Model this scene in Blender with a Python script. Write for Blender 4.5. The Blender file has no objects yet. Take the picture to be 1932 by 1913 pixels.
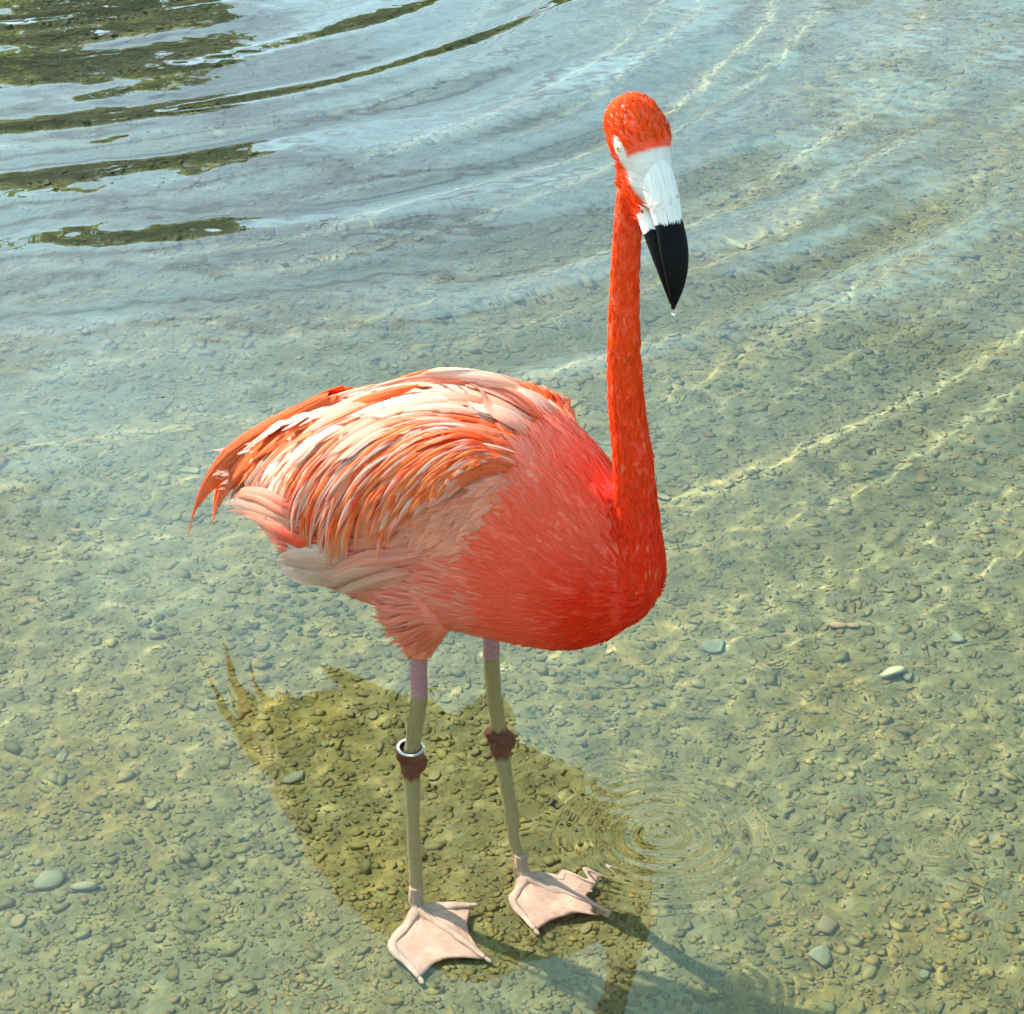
import bpy, bmesh, math, random
import numpy as np
from mathutils import Vector, Matrix
from mathutils.bvhtree import BVHTree
from mathutils import noise as mnoise

R = math.radians
sc = bpy.context.scene
col = sc.collection
rng = np.random.default_rng(7)
random.seed(7)

# ------------------------------------------------------------------ camera
CAM_H, PITCH, FPX = 1.2, R(28.0), 3874.0          # metres, depression, focal length in px of a 1932 px wide picture
cd = bpy.data.cameras.new('camera'); cam = bpy.data.objects.new('camera', cd); col.objects.link(cam)
cam.location = (0, 0, CAM_H); cam.rotation_euler = (R(90) - PITCH, 0, 0)
cd.sensor_width = 36; cd.lens = 36 * FPX / 1932; cd.clip_start = .02; cd.clip_end = 2000
sc.camera = cam

# ------------------------------------------------------------------ world, sun, exposure
SUN_AZ, SUN_EL = R(-48), R(36)                     # azimuth clockwise from +Y
SUN_DIR = Vector((math.sin(SUN_AZ) * math.cos(SUN_EL), math.cos(SUN_AZ) * math.cos(SUN_EL), math.sin(SUN_EL)))
w = bpy.data.worlds.new('World'); sc.world = w; w.use_nodes = True
nt = w.node_tree; nt.nodes.clear()
N = nt.nodes.new; L = nt.links.new
sky = N('ShaderNodeTexSky'); sky.sky_type = 'NISHITA'; sky.sun_disc = False
sky.sun_elevation = SUN_EL; sky.sun_rotation = SUN_AZ; sky.dust_density = 1.5; sky.air_density = 1.0
tc = N('ShaderNodeTexCoord')
sep = N('ShaderNodeSeparateXYZ'); L(tc.outputs['Generated'], sep.inputs[0])
zz = N('ShaderNodeMath'); zz.operation = 'MAXIMUM'; zz.inputs[1].default_value = .06; L(sep.outputs['Z'], zz.inputs[0])
dv = []
for k in 'XY':
    m = N('ShaderNodeMath'); m.operation = 'DIVIDE'; L(sep.outputs[k], m.inputs[0]); L(zz.outputs[0], m.inputs[1]); dv.append(m)
cx = N('ShaderNodeCombineXYZ'); L(dv[0].outputs[0], cx.inputs[0]); L(dv[1].outputs[0], cx.inputs[1])
nz = N('ShaderNodeTexNoise'); nz.inputs['Scale'].default_value = .95; nz.inputs['Detail'].default_value = 7; nz.inputs['Roughness'].default_value = .55
nz.inputs['Distortion'].default_value = .5
L(cx.outputs[0], nz.inputs['Vector'])
cr = N('ShaderNodeValToRGB'); cr.color_ramp.elements[0].position = .36; cr.color_ramp.elements[1].position = .62
L(nz.outputs['Fac'], cr.inputs[0])
mx = N('ShaderNodeMix'); mx.data_type = 'RGBA'
cf = N('ShaderNodeMath'); cf.operation = 'MULTIPLY'; cf.inputs[1].default_value = .85; L(cr.outputs[0], cf.inputs[0])
L(cf.outputs[0], mx.inputs[0])
L(sky.outputs[0], mx.inputs[6])
dt = N('ShaderNodeVectorMath'); dt.operation = 'DOT_PRODUCT'; L(tc.outputs['Generated'], dt.inputs[0]); dt.inputs[1].default_value = SUN_DIR
dm = N('ShaderNodeMath'); dm.operation = 'MAXIMUM'; dm.inputs[1].default_value = 0; L(dt.outputs['Value'], dm.inputs[0])
dp_ = N('ShaderNodeMath'); dp_.operation = 'POWER'; dp_.inputs[1].default_value = 2.4; L(dm.outputs[0], dp_.inputs[0])
da = N('ShaderNodeMath'); da.operation = 'MULTIPLY_ADD'; da.inputs[1].default_value = 19; da.inputs[2].default_value = 0; L(dp_.outputs[0], da.inputs[0])
cc_ = N('ShaderNodeVectorMath'); cc_.operation = 'SCALE'; cc_.inputs[0].default_value = (.78, 1.0, .99); L(da.outputs[0], cc_.inputs['Scale'])
ca_ = N('ShaderNodeVectorMath'); ca_.operation = 'ADD'; ca_.inputs[1].default_value = (3.9, 8.8, 11.0); L(cc_.outputs[0], ca_.inputs[0])
L(ca_.outputs[0], mx.inputs[7])                    # thin cloud glows towards the sun
bg = N('ShaderNodeBackground'); bg.inputs['Strength'].default_value = .061
L(mx.outputs[2], bg.inputs[0])
wo = N('ShaderNodeOutputWorld'); L(bg.outputs[0], wo.inputs[0])

sd = bpy.data.lights.new('sun', 'SUN'); sd.energy = 3.7; sd.angle = R(.53); sd.color = (1, .94, .84)
sun = bpy.data.objects.new('sun', sd); col.objects.link(sun); sun.location = (-4, 4, 8)
sun.rotation_euler = SUN_DIR.to_track_quat('Z', 'Y').to_euler()
sd.cycles.is_caustics_light = True                 # sunlight refracted by the water reaches the bed

vs = sc.view_settings
vs.view_transform = 'Standard'; vs.look = 'None'; vs.exposure = 1.76; vs.gamma = 1; vs.use_curve_mapping = False
cy = sc.cycles
cy.max_bounces = 7; cy.transmission_bounces = 6; cy.glossy_bounces = 3; cy.diffuse_bounces = 2; cy.transparent_max_bounces = 10
cy.use_adaptive_sampling = True; cy.adaptive_threshold = .035
cy.sample_clamp_indirect = 6.0
cy.use_denoising = True

# ------------------------------------------------------------------ helpers
def smooth(a, b, t): t = np.clip((t - a) / (b - a), 0, 1); return t * t * (3 - 2 * t)
def tag(o, label=None, cat=None, group=None, kind=None):
    if label: o['label'] = label
    if cat: o['category'] = cat
    if group: o['group'] = group
    if kind: o['kind'] = kind
    return o
def mesh_obj(name, verts, faces, mat, parent=None, smooth=True, attrs=None):
    me = bpy.data.meshes.new(name)
    v = np.asarray(verts, dtype=np.float32).reshape(-1, 3)
    if isinstance(faces, np.ndarray) and faces.ndim == 2:
        k = faces.shape[1]; nf = len(faces)
        me.vertices.add(len(v)); me.vertices.foreach_set('co', v.ravel())
        me.loops.add(nf * k); me.loops.foreach_set('vertex_index', faces.astype(np.int32).ravel())
        me.polygons.add(nf); me.polygons.foreach_set('loop_start', np.arange(0, nf * k, k, dtype=np.int32))
        me.update(calc_edges=True)
    else:
        me.from_pydata([tuple(map(float, p)) for p in v], [], [tuple(map(int, f)) for f in faces])
        me.update()
    if smooth: me.polygons.foreach_set('use_smooth', np.ones(len(me.polygons), dtype=bool))
    if mat: me.materials.append(mat)
    if attrs:
        for an, (typ, arr) in attrs.items():
            a = me.attributes.new(an, typ, 'POINT')
            a.data.foreach_set({'FLOAT_COLOR': 'color', 'FLOAT_VECTOR': 'vector', 'FLOAT': 'value'}[typ], np.asarray(arr, dtype=np.float32).ravel())
    o = bpy.data.objects.new(name, me); col.objects.link(o)
    if parent: o.parent = parent
    return o
def empty(name, loc=(0, 0, 0)):
    o = bpy.data.objects.new(name, None); col.objects.link(o); o.location = loc; o.empty_display_size = .1
    return o
def rgba(c): return (c[0], c[1], c[2], 1)
class NT:
    """small wrapper for building a material"""
    def __init__(s, name):
        s.m = bpy.data.materials.new(name); s.m.use_nodes = True; s.t = s.m.node_tree; s.t.nodes.clear()
        s.out = s.t.nodes.new('ShaderNodeOutputMaterial')
    def n(s, typ, **kw):
        nd = s.t.nodes.new('ShaderNode' + typ)
        for k, v in kw.items():
            if k.startswith('i_'):
                key = k[2:]; key = int(key) if key.isdigit() else key.replace('_', ' ')
                nd.inputs[key].default_value = v
            else: setattr(nd, k, v)
        return nd
    def l(s, a, b): s.t.links.new(a, b)
    def math(s, op, a, b=None, clamp=False):
        nd = s.n('Math', operation=op); nd.use_clamp = clamp
        for i, q in enumerate((a, b)):
            if q is None: continue
            if isinstance(q, (int, float)): nd.inputs[i].default_value = q
            else: s.l(q, nd.inputs[i])
        return nd.outputs[0]
    def ramp(s, fac, stops):
        nd = s.n('ValToRGB'); e = nd.color_ramp.elements
        while len(e) < len(stops): e.new(.5)
        for q, (p, c) in zip(e, stops): q.position = p; q.color = rgba(c) if len(c) == 3 else c
        s.l(fac, nd.inputs[0]); return nd.outputs[0]
    def mix(s, fac, a, b, blend='MIX'):
        nd = s.n('Mix', data_type='RGBA', blend_type=blend)
        for i, q in ((0, fac), (6, a), (7, b)):
            if isinstance(q, (int, float)): nd.inputs[i].default_value = q
            elif isinstance(q, tuple): nd.inputs[i].default_value = rgba(q)
            else: s.l(q, nd.inputs[i])
        return nd.outputs[2]
    def noise(s, vec, scale, detail=4, rough=.5, dist=0):
        nd = s.n('TexNoise', i_Scale=scale, i_Detail=detail, i_Roughness=rough, i_Distortion=dist)
        if vec is not None: s.l(vec, nd.inputs['Vector'])
        return nd.outputs['Fac']

# ------------------------------------------------------------------ picture <-> place (used to survey real positions)
CP, SP = math.cos(PITCH), math.sin(PITCH)
def ray(u, v):
    x = (u - 966) / FPX; y = -(v - 957) / FPX
    return Vector((x, CP + y * SP, -SP + y * CP)).normalized()
CAM = Vector((0, 0, CAM_H))
def on_water(u, v):
    d = ray(u, v); return CAM + d * (-CAM_H / d.z)
def on_bed(u, v, z=-.43):
    s = on_water(u, v); d = ray(u, v); e = 1 / 1.333
    c = -d.z; k = 1 - e * e * (1 - c * c); r = d * e + Vector((0, 0, e * c - math.sqrt(k)))
    return s + r * ((z - s.z) / r.z)

# ------------------------------------------------------------------ materials
def mat_water():
    q = NT('clear_water')
    g = q.n('BsdfGlass', i_IOR=1.333, i_Roughness=0.0); g.inputs['Color'].default_value = (1, 1, 1, 1)
    q.l(g.outputs[0], q.out.inputs[0]); return q.m
def mat_bed():
    q = NT('gravel_bed'); tc = q.n('TexCoord'); P = tc.outputs['Object']
    v1 = q.n('TexVoronoi', i_Scale=95.0); q.l(P, v1.inputs['Vector'])
    v2 = q.n('TexVoronoi', i_Scale=38.0); q.l(P, v2.inputs['Vector'])
    sc1 = q.n('SeparateColor'); q.l(v1.outputs['Color'], sc1.inputs[0])
    sc2 = q.n('SeparateColor'); q.l(v2.outputs['Color'], sc2.inputs[0])
    c1 = q.ramp(sc1.outputs[0], [(0, (.20, .18, .05)), (.35, (.31, .28, .08)), (.6, (.38, .35, .12)), (.85, (.44, .36, .11)), (1, (.32, .38, .21))])
    c2 = q.ramp(sc2.outputs[1], [(0, (.20, .22, .09)), (.5, (.34, .31, .09)), (1, (.44, .38, .13))])
    c = q.mix(1.0, q.mix(.4, c1, c2), (.46, .43, .25), 'MULTIPLY')
    big = q.noise(P, 2.2, 5, .6)
    c = q.mix(q.ramp(big, [(.35, (0, 0, 0)), (.65, (1, 1, 1))]), c, q.mix(.45, c, (.12, .165, .10)))
    sa_ = q.n('Attribute', attribute_name='deep_dim'); c = q.mix(q.math('MULTIPLY', sa_.outputs['Fac'], .88), c, (.020, .027, .019))  # dims the bed colour where deep water would swallow light
    b = q.n('BsdfPrincipled', i_Roughness=.9); q.l(c, b.inputs['Base Color'])
    bp = q.n('Bump', i_Strength=.5, i_Distance=.006); q.l(v1.outputs['Distance'], bp.inputs['Height']); q.l(bp.outputs[0], b.inputs['Normal'])
    q.l(b.outputs[0], q.out.inputs[0]); return q.m
def mat_stone(name, attr=True, colour=None):
    q = NT(name); tc = q.n('TexCoord'); P = tc.outputs['Object']
    if attr:
        a = q.n('Attribute', attribute_name='col'); base = a.outputs['Color']
    elif colour: base = colour
    else:
        oi = q.n('ObjectInfo')
        base = q.ramp(oi.outputs['Random'], [(0, (.14, .14, .055)), (.3, (.165, .16, .06)), (.6, (.185, .165, .058)), (.85, (.20, .19, .075)), (.95, (.17, .20, .11)), (1, (.24, .23, .11))])
    n1 = q.noise(P, 90 if attr else 60, 4, .6)
    c = q.mix(q.ramp(n1, [(.35, (0, 0, 0)), (.7, (1, 1, 1))]), base, q.mix(.4, base, (.14, .15, .06)))
    b = q.n('BsdfPrincipled', i_Roughness=.85); q.l(c, b.inputs['Base Color'])
    q.l(b.outputs[0], q.out.inputs[0]); return q.m
def mat_fill_bank():  # unseen bank kept extra pale to bounce fill light onto the bird
    q = NT('pale_fill_bank'); tc = q.n('TexCoord'); P = tc.outputs['Object']
    c = q.ramp(q.noise(P, 1.3, 6, .65), [(.3, (.56, .49, .40)), (.55, (.68, .61, .50)), (.75, (.50, .45, .36))])
    b = q.n('BsdfPrincipled', i_Roughness=.95); q.l(c, b.inputs['Base Color']); q.l(b.outputs[0], q.out.inputs[0]); return q.m
def mat_leaf(name, c0, c1):
    q = NT(name); oi = q.n('TexCoord')
    c = q.ramp(q.noise(oi.outputs['Object'], 2.5, 5, .7), [(.3, c0), (.7, c1)])
    b = q.n('BsdfPrincipled', i_Roughness=.6); q.l(c, b.inputs['Base Color'])
    t = q.n('BsdfTranslucent'); q.l(c, t.inputs[0])
    m = q.n('MixShader', i_0=.6); q.l(b.outputs[0], m.inputs[1]); q.l(t.outputs[0], m.inputs[2]); q.l(m.outputs[0], q.out.inputs[0]); return q.m
def mat_bark(name, c0, c1):
    q = NT(name); tc = q.n('TexCoord'); mp = q.n('Mapping'); mp.inputs['Scale'].default_value = (1, 1, .25); q.l(tc.outputs['Object'], mp.inputs[0])
    c = q.ramp(q.noise(mp.outputs[0], 14, 6, .65), [(.3, c0), (.7, c1)])
    b = q.n('BsdfPrincipled', i_Roughness=.9); q.l(c, b.inputs['Base Color']); q.l(b.outputs[0], q.out.inputs[0]); return q.m
def mat_feather(name, translucent=.46, streak=.35, long_streak=5.0, pale=.22, spec=.12):
    """vertex colour = the feather's own pigment; fv = (along, across, seed)"""
    q = NT(name)
    a = q.n('Attribute', attribute_name='col'); f = q.n('Attribute', attribute_name='fv')
    sp = q.n('SeparateXYZ'); q.l(f.outputs['Vector'], sp.inputs[0])
    ab = q.math('ABSOLUTE', sp.outputs[1])
    # barbs: slanted hairs running from the shaft to the edge
    sl = q.math('SUBTRACT', sp.outputs[0], q.math('MULTIPLY', ab, .16))
    cb = q.n('CombineXYZ'); q.l(q.math('MULTIPLY', sl, 26.0), cb.inputs[0]); q.l(q.math('MULTIPLY', sp.outputs[1], 1.6), cb.inputs[1]); q.l(q.math('MULTIPLY', sp.outputs[2], 37.0), cb.inputs[2])
    n1 = q.noise(cb.outputs[0], 1.0, 4, .6)
    # soft lengthwise streaks of pale and strong pigment
    cb2 = q.n('CombineXYZ'); q.l(q.math('MULTIPLY', sp.outputs[0], 1.1), cb2.inputs[0]); q.l(q.math('MULTIPLY', sp.outputs[1], long_streak), cb2.inputs[1]); q.l(q.math('MULTIPLY', sp.outputs[2], 91.0), cb2.inputs[2])
    n2 = q.noise(cb2.outputs[0], 1.0, 3, .55)
    c = q.mix(q.math('MULTIPLY', q.ramp(n1, [(.35, (0, 0, 0)), (.75, (1, 1, 1))]), streak), a.outputs['Color'], q.mix(1.0, q.mix(.25, a.outputs['Color'], (.9, .6, .4)), (1.1, 1.1, 1.1), 'MULTIPLY'))
    c = q.mix(q.math('MULTIPLY', q.ramp(n2, [(.34, (1, 1, 1)), (.52, (0, 0, 0))]), .55), c, q.mix(1.0, c, (.92, .52, .40), 'MULTIPLY'))
    c = q.mix(q.math('MULTIPLY', q.ramp(n2, [(.52, (0, 0, 0)), (.68, (1, 1, 1))]), pale), c, (.88, .58, .40))
    b = q.n('BsdfPrincipled', i_Roughness=.6); b.inputs['Specular IOR Level'].default_value = spec
    q.l(c, b.inputs['Base Color'])
    
    t = q.n('BsdfTranslucent'); q.l(c, t.inputs[0])
    m = q.n('MixShader', i_0=translucent); q.l(b.outputs[0], m.inputs[1]); q.l(t.outputs[0], m.inputs[2])
    # frayed edge: the outer barbs separate
    fr = q.math('GREATER_THAN', q.math('ADD', q.math('MULTIPLY', n1, .85), .52), ab)
    tr = q.n('BsdfTransparent'); m2 = q.n('MixShader'); q.l(fr, m2.inputs[0]); q.l(tr.outputs[0], m2.inputs[1]); q.l(m.outputs[0], m2.inputs[2])
    q.l(m2.outputs[0], q.out.inputs[0]); return q.m
def mat_skin():
    q = NT('flamingo_skin'); a = q.n('Attribute', attribute_name='col'); tc = q.n('TexCoord'); P = tc.outputs['Object']
    n1 = q.noise(P, 260, 4, .6)
    c = q.mix(q.math('MULTIPLY', n1, .6), a.outputs['Color'], q.mix(1.0, a.outputs['Color'], (.6, .5, .5), 'MULTIPLY'))
    b = q.n('BsdfPrincipled', i_Roughness=.6); q.l(c, b.inputs['Base Color'])
    mp = q.n('Mapping'); mp.inputs['Scale'].default_value = (.15, .15, 1); q.l(P, mp.inputs[0])
    bp = q.n('Bump', i_Strength=.7, i_Distance=.003); q.l(q.noise(mp.outputs[0], 300, 3, .55), bp.inputs['Height']); q.l(bp.outputs[0], b.inputs['Normal'])
    q.l(b.outputs[0], q.out.inputs[0]); return q.m
def mat_plain(name, c, rough=.5, **kw):
    q = NT(name); tc = q.n('TexCoord')
    b = q.n('BsdfPrincipled', i_Roughness=rough)
    q.l(q.mix(q.math('MULTIPLY', q.noise(tc.outputs['Object'], 180, 3), .4), c, tuple(.7 * k for k in c)), b.inputs['Base Color'])
    for k, v in kw.items(): b.inputs[k.replace('_', ' ')].default_value = v
    q.l(b.outputs[0], q.out.inputs[0]); return q.m
def mat_bill():
    q = NT('bill_horn'); a = q.n('Attribute', attribute_name='fv'); sp = q.n('SeparateXYZ'); q.l(a.outputs['Vector'], sp.inputs[0])
    tc = q.n('TexCoord'); P = tc.outputs['Object']
    cb = q.n('CombineXYZ'); q.l(q.math('MULTIPLY', sp.outputs[1], 9.0), cb.inputs[0]); q.l(q.math('MULTIPLY', sp.outputs[0], 3.0), cb.inputs[1])
    jag = q.math('MULTIPLY', q.math('SUBTRACT', q.noise(cb.outputs[0], 1.6, 4, .7), .5), .13)
    edge = q.math('GREATER_THAN', q.math('ADD', sp.outputs[0], jag), .475)
    cb3 = q.n('CombineXYZ'); q.l(q.math('MULTIPLY', sp.outputs[1], 4.0), cb3.inputs[0]); q.l(q.math('MULTIPLY', sp.outputs[0], 1.2), cb3.inputs[1])
    vein = q.ramp(q.noise(cb3.outputs[0], 2.6, 4, .6), [(.40, (.72, .69, .66)), (.56, (.68, .62, .57)), (.60, (.46, .39, .50)), (.64, (.70, .66, .62))])
    pale = q.mix(q.math('MULTIPLY', q.noise(P, 140, 4), .5), vein, (.72, .66, .54))
    c = q.mix(edge, pale, (.004, .004, .005))
    b = q.n('BsdfPrincipled', i_Roughness=.5); q.l(c, b.inputs['Base Color']); b.inputs['Specular IOR Level'].default_value = .07
    bp = q.n('Bump', i_Strength=.3, i_Distance=.001); q.l(q.noise(cb3.outputs[0], 4.0, 3), bp.inputs['Height']); q.l(bp.outputs[0], b.inputs['Normal'])
    q.l(b.outputs[0], q.out.inputs[0]); return q.m

M = dict(water=mat_water(), bed=mat_bed(), pebble=mat_stone('gravel_pebble'), stone=mat_stone('lake_stone', attr=False), fill_bank=mat_fill_bank(),
         feather=mat_feather('flamingo_feather'), plume=mat_feather('flamingo_contour_feather', .26, .10, 2.0, .06, .05), skin=mat_skin(), bill=mat_bill(),
         leaf=mat_leaf('broad_leaf', (.10, .22, .015), (.26, .42, .04)), leaf2=mat_leaf('dry_leaf', (.20, .24, .02), (.42, .42, .06)),
         bark=mat_bark('dark_bark', (.05, .04, .03), (.14, .11, .08)), pale_bark=mat_bark('pale_bark', (.34, .27, .22), (.60, .50, .42)))

# ================================================================== THE SETTING
# ---- terrain: one sheet, lake floor 0.44 m down, shores all round
def bed_height(x, y):
    z = -.44 + .012 * np.sin(1.7 * x + .6 * y) * np.cos(1.3 * y - .4 * x) + .006 * np.sin(6.1 * x + 2.2) * np.sin(5.3 * y)
    far = np.clip((y - 11.0) / 3.0, 0, 1); near = np.clip((.55 - y) / .9, 0, 1); side = np.clip((np.abs(x) - 17) / 5, 0, 1)
    up = lambda t: t * t * (3 - 2 * t)
    return z + .95 * up(far) + .75 * up(near) + .9 * up(side) * (1 - up(far)) 
def graded(stops):
    out = []
    for a, b, d in stops: out.append(np.arange(a, b - d * .01, d))
    out.append(np.array([stops[-1][1]])); return np.concatenate(out)
def grid_mesh(name, xs, ys, zf, mat, attrs=None):
    X, Y = np.meshgrid(xs, ys); Z = zf(X, Y)
    v = np.stack([X, Y, Z], -1).reshape(-1, 3); i = np.arange(X.size).reshape(X.shape)
    f = np.stack([i[:-1, :-1], i[:-1, 1:], i[1:, 1:], i[1:, :-1]], -1).reshape(-1, 4)
    return mesh_obj(name, v, f, mat)
xs = np.concatenate([graded([(-600, -60, 60), (-60, -20, 4), (-20, -2, .5), (-2, 2, .05), (2, 20, .5), (20, 60, 4), (60, 600, 60)])])
ys = np.concatenate([graded([(-600, -60, 60), (-60, -4, 4), (-4, 1, .1), (1, 6, .05), (6, 20, .5), (20, 60, 4), (60, 900, 60)])])
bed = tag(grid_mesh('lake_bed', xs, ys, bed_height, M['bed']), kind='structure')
bed.cycles.is_caustics_receiver = True
bed.data.materials.append(M['fill_bank'])
cz = np.zeros(len(bed.data.polygons) * 3); bed.data.polygons.foreach_get('center', cz); cz = cz.reshape(-1, 3)
bed.data.polygons.foreach_set('material_index', (cz[:, 2] > -.12).astype(np.int32))

def deep_dim_at(x, y):  # darkening far left, standing in for light lost in deeper water
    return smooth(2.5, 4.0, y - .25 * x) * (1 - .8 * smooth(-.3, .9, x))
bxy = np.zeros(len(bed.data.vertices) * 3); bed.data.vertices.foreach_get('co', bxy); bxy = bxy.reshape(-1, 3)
at_ = bed.data.attributes.new('deep_dim', 'FLOAT', 'POINT'); at_.data.foreach_set('value', deep_dim_at(bxy[:, 0], bxy[:, 1]).astype(np.float32))

# ---- water surface: real waves as geometry
RINGS = [(on_water(1250, 1575), .019, .115, .00052), (on_water(1768, 1600), .0125, .034, .00042), (on_water(1165, 1478), .018, .065, .00032),
         (on_water(1750, 1394), .011, .022, .00010), (on_water(1570, 1388), .012, .03, .00007), (on_water(1900, 1690), .016, .06, .00012), (on_water(1440, 1575), .014, .045, .00008)]
wv = [(rng.uniform(0, 2 * np.pi), rng.uniform(.028, .085), rng.uniform(0, 6.28)) for _ in range(26)]
def water_height(X, Y):
    z = np.zeros_like(X)
    near = (np.abs(X) < 3.2) & (Y > .3) & (Y < 7.5)
    x, y = X[near], Y[near]
    dx, dy = x + 1.75, y - 5.9
    d = np.hypot(dx, dy)
    # concentric swell from something moving off to the upper left
    warp = .06 * np.sin(2.1 * x + 1.3 * y) + .035 * np.sin(4.3 * x - 2.9 * y + 1.0)
    ph = 2 * np.pi * (d + warp) / .37
    env = smooth(2.05, 3.5, y) * (1 - .55 * smooth(-.1, 1.1, x)) * (.8 + .2 * np.sin(1.9 * x + .7)) + .035
    h = .0031 * env * (np.sin(ph) + .22 * np.sin(2 * ph + .8))
    h += .0006 * env * np.sin(2 * np.pi * (d + warp * .6) / .148 + 1.0 + 1.5 * np.sin(2.2 * x))
    # a broad second train
    env2 = .25 + .75 * smooth(1.9, 3.2, y)
    h += .0016 * env2 * np.sin(2 * np.pi * (x * .62 + y * .78 + .05 * np.sin(3 * x)) / .62 + .4)
    h += .00042 * env2 * np.sin(2 * np.pi * (x * .80 - y * .60 + .03 * np.sin(5 * y)) / .21 + 2.2)
    # fine wavelets
    e3 = (.48 + .25 * smooth(1.9, 2.5, y) - .25 * smooth(2.9, 3.6, y)) + .6 * smooth(.05, .4, x) * (1 - smooth(1.75, 2.2, y))
    for a, lam, p in wv:
        h += e3 * .000032 * (lam / .05) ** 1.2 * np.sin(2 * np.pi * (x * np.cos(a) + y * np.sin(a) + .012 * np.sin(9 * x + 7 * y + p)) / lam + p)
    for c, lam, rad, amp in RINGS:
        r = np.hypot(x - c.x, y - c.y)
        h += amp * np.exp(-(r / rad) ** 4) * (.55 + .45 * np.exp(-(r / (rad * .5)) ** 2)) * np.cos(2 * np.pi * (r + .0015 * np.sin(3 * np.arctan2(y - c.y, x - c.x))) / lam)
    # meniscus dimples where the legs pierce the surface
    for c in (on_water(790, 1315), on_water(927, 1240)):
        r = np.hypot(x - c.x, y - c.y); h += .0016 * np.exp(-np.maximum(r - .008, 0) / .004) + .00010 * np.exp(-(r / .05) ** 2) * np.cos(2 * np.pi * r / .014)
    z[near] = h * (1 - smooth(2.6, 3.2, np.abs(x))) * (1 - smooth(6.8, 7.5, y)) * smooth(.3, .6, y)
    return z
xs = graded([(-40, -4, 2), (-4, -1.4, .03), (-1.4, -.02, .0075), (-.02, .50, .0026), (.50, 1.4, .0075), (1.4, 4, .03), (4, 40, 2)])
ys = graded([(-3, .6, .2), (.6, 1.25, .02), (1.25, 1.46, .006), (1.46, 1.80, .0026), (1.80, 2.6, .006), (2.6, 5.6, .0075), (5.6, 7.6, .03), (7.6, 40, 2)])
water = tag(grid_mesh('water', xs, ys, water_height, M['water']), kind='structure')
water.cycles.is_caustics_caster = True

# ---- gravel: tens of thousands of small pebbles as one mass, plus the larger stones one by one
def ico(sub):
    bm = bmesh.new(); bmesh.ops.create_icosphere(bm, subdivisions=sub, radius=1)
    v = np.array([q.co[:] for q in bm.verts]); f = np.array([[q.index for q in p.verts] for p in bm.faces]); bm.free(); return v, f
PALETTE = np.array([(.20, .21, .12), (.25, .24, .08), (.31, .28, .08), (.35, .32, .10), (.40, .34, .11), (.43, .31, .11), (.31, .35, .19), (.34, .41, .25), (.26, .31, .20), (.46, .42, .18), (.23, .27, .17), (.54, .50, .25)])
PW = np.array([.10, .13, .16, .14, .11, .07, .08, .06, .06, .05, .03, .01]); PW = PW / PW.sum()
iv, jf = ico(1); iv = iv[:12] if len(iv) == 12 else iv
def visible_xy(n):
    """points on the bed in and a little round the view"""
    out = []
    while sum(map(len, out)) < n:
        y = 1.45 + 4.2 * rng.random(n * 2) ** 1.7
        hw = .12 + y * .275
        x = rng.uniform(-1, 1, n * 2) * hw
        keep = rng.random(n * 2) < hw / 1.7 * 1.2 + .25
        out.append(np.stack([x, y], -1)[keep])
    return np.concatenate(out)[:n]
NP = 60000
xy = visible_xy(NP)
size = np.clip(rng.lognormal(math.log(.0028), .42, NP), .0014, .009) * (1 + .25 * (xy[:, 1] - 1.5))
V = np.empty((NP, len(iv), 3)); 
jit = 1 + .36 * rng.standard_normal((NP, len(iv), 1))
V[:] = iv[None] * np.clip(jit, .55, 1.5)
V *= (size[:, None] * np.stack([rng.uniform(.8, 1.5, NP), rng.uniform(.7, 1.1, NP), rng.uniform(.08, .18, NP)], -1))[:, None, :]
ang = rng.uniform(0, 6.283, NP); ca, sa = np.cos(ang)[:, None], np.sin(ang)[:, None]
X_, Y_ = V[..., 0] * ca - V[..., 1] * sa, V[..., 0] * sa + V[..., 1] * ca
tl = rng.normal(0, .12, NP)[:, None]
V[..., 0] = X_ + xy[:, :1]; V[..., 1] = Y_ + xy[:, 1:]; V[..., 2] = V[..., 2] + tl * X_ + (bed_height(xy[:, 0], xy[:, 1]) + size * .07)[:, None]
F = (jf[None] + (np.arange(NP) * len(iv))[:, None, None]).reshape(-1, 3)
pc = PALETTE[rng.choice(len(PALETTE), NP, p=PW)] * rng.uniform(.92, 1.08, (NP, 1)) * np.array([.46, .43, .25])
# drifts of tan and teal gravel
n1 = np.array([mnoise.noise(Vector((x * 5, y * 4, .3))) for x, y in xy]); n2 = np.array([mnoise.noise(Vector((x * 24, y * 20, 4.1))) for x, y in xy])
pc = .55 * pc + .45 * pc.mean(0)
pc = pc * (1 + .45 * n1[:, None] * np.array([1.0, .55, .1]) + .38 * n2[:, None] * np.array([1.0, .9, .75]))
tan = np.exp(-(((xy[:, 0] - .43) / .20) ** 2 + ((xy[:, 1] - 1.72) / .13) ** 2)); pc = pc * (1 + tan[:, None] * np.array([.55, .28, -.1]))
for (u_, v_), rx_, ry_ in (((560, 1132), .075, .095), ((287, 1170), .03, .04), ((800, 560), .12, .12)):  # dark reflection patches on the water, painted into the gravel colour
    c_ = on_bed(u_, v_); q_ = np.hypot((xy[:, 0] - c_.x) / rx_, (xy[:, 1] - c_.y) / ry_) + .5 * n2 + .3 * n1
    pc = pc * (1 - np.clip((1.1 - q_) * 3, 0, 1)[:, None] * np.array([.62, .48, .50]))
sl_ = deep_dim_at(xy[:, 0], xy[:, 1])[:, None] * .92; pc = pc * (1 - sl_) + sl_ * np.array([.020, .027, .019])  # same deep-water dimming painted over the pebbles
pc = np.clip(pc, .02, .6)
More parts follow.
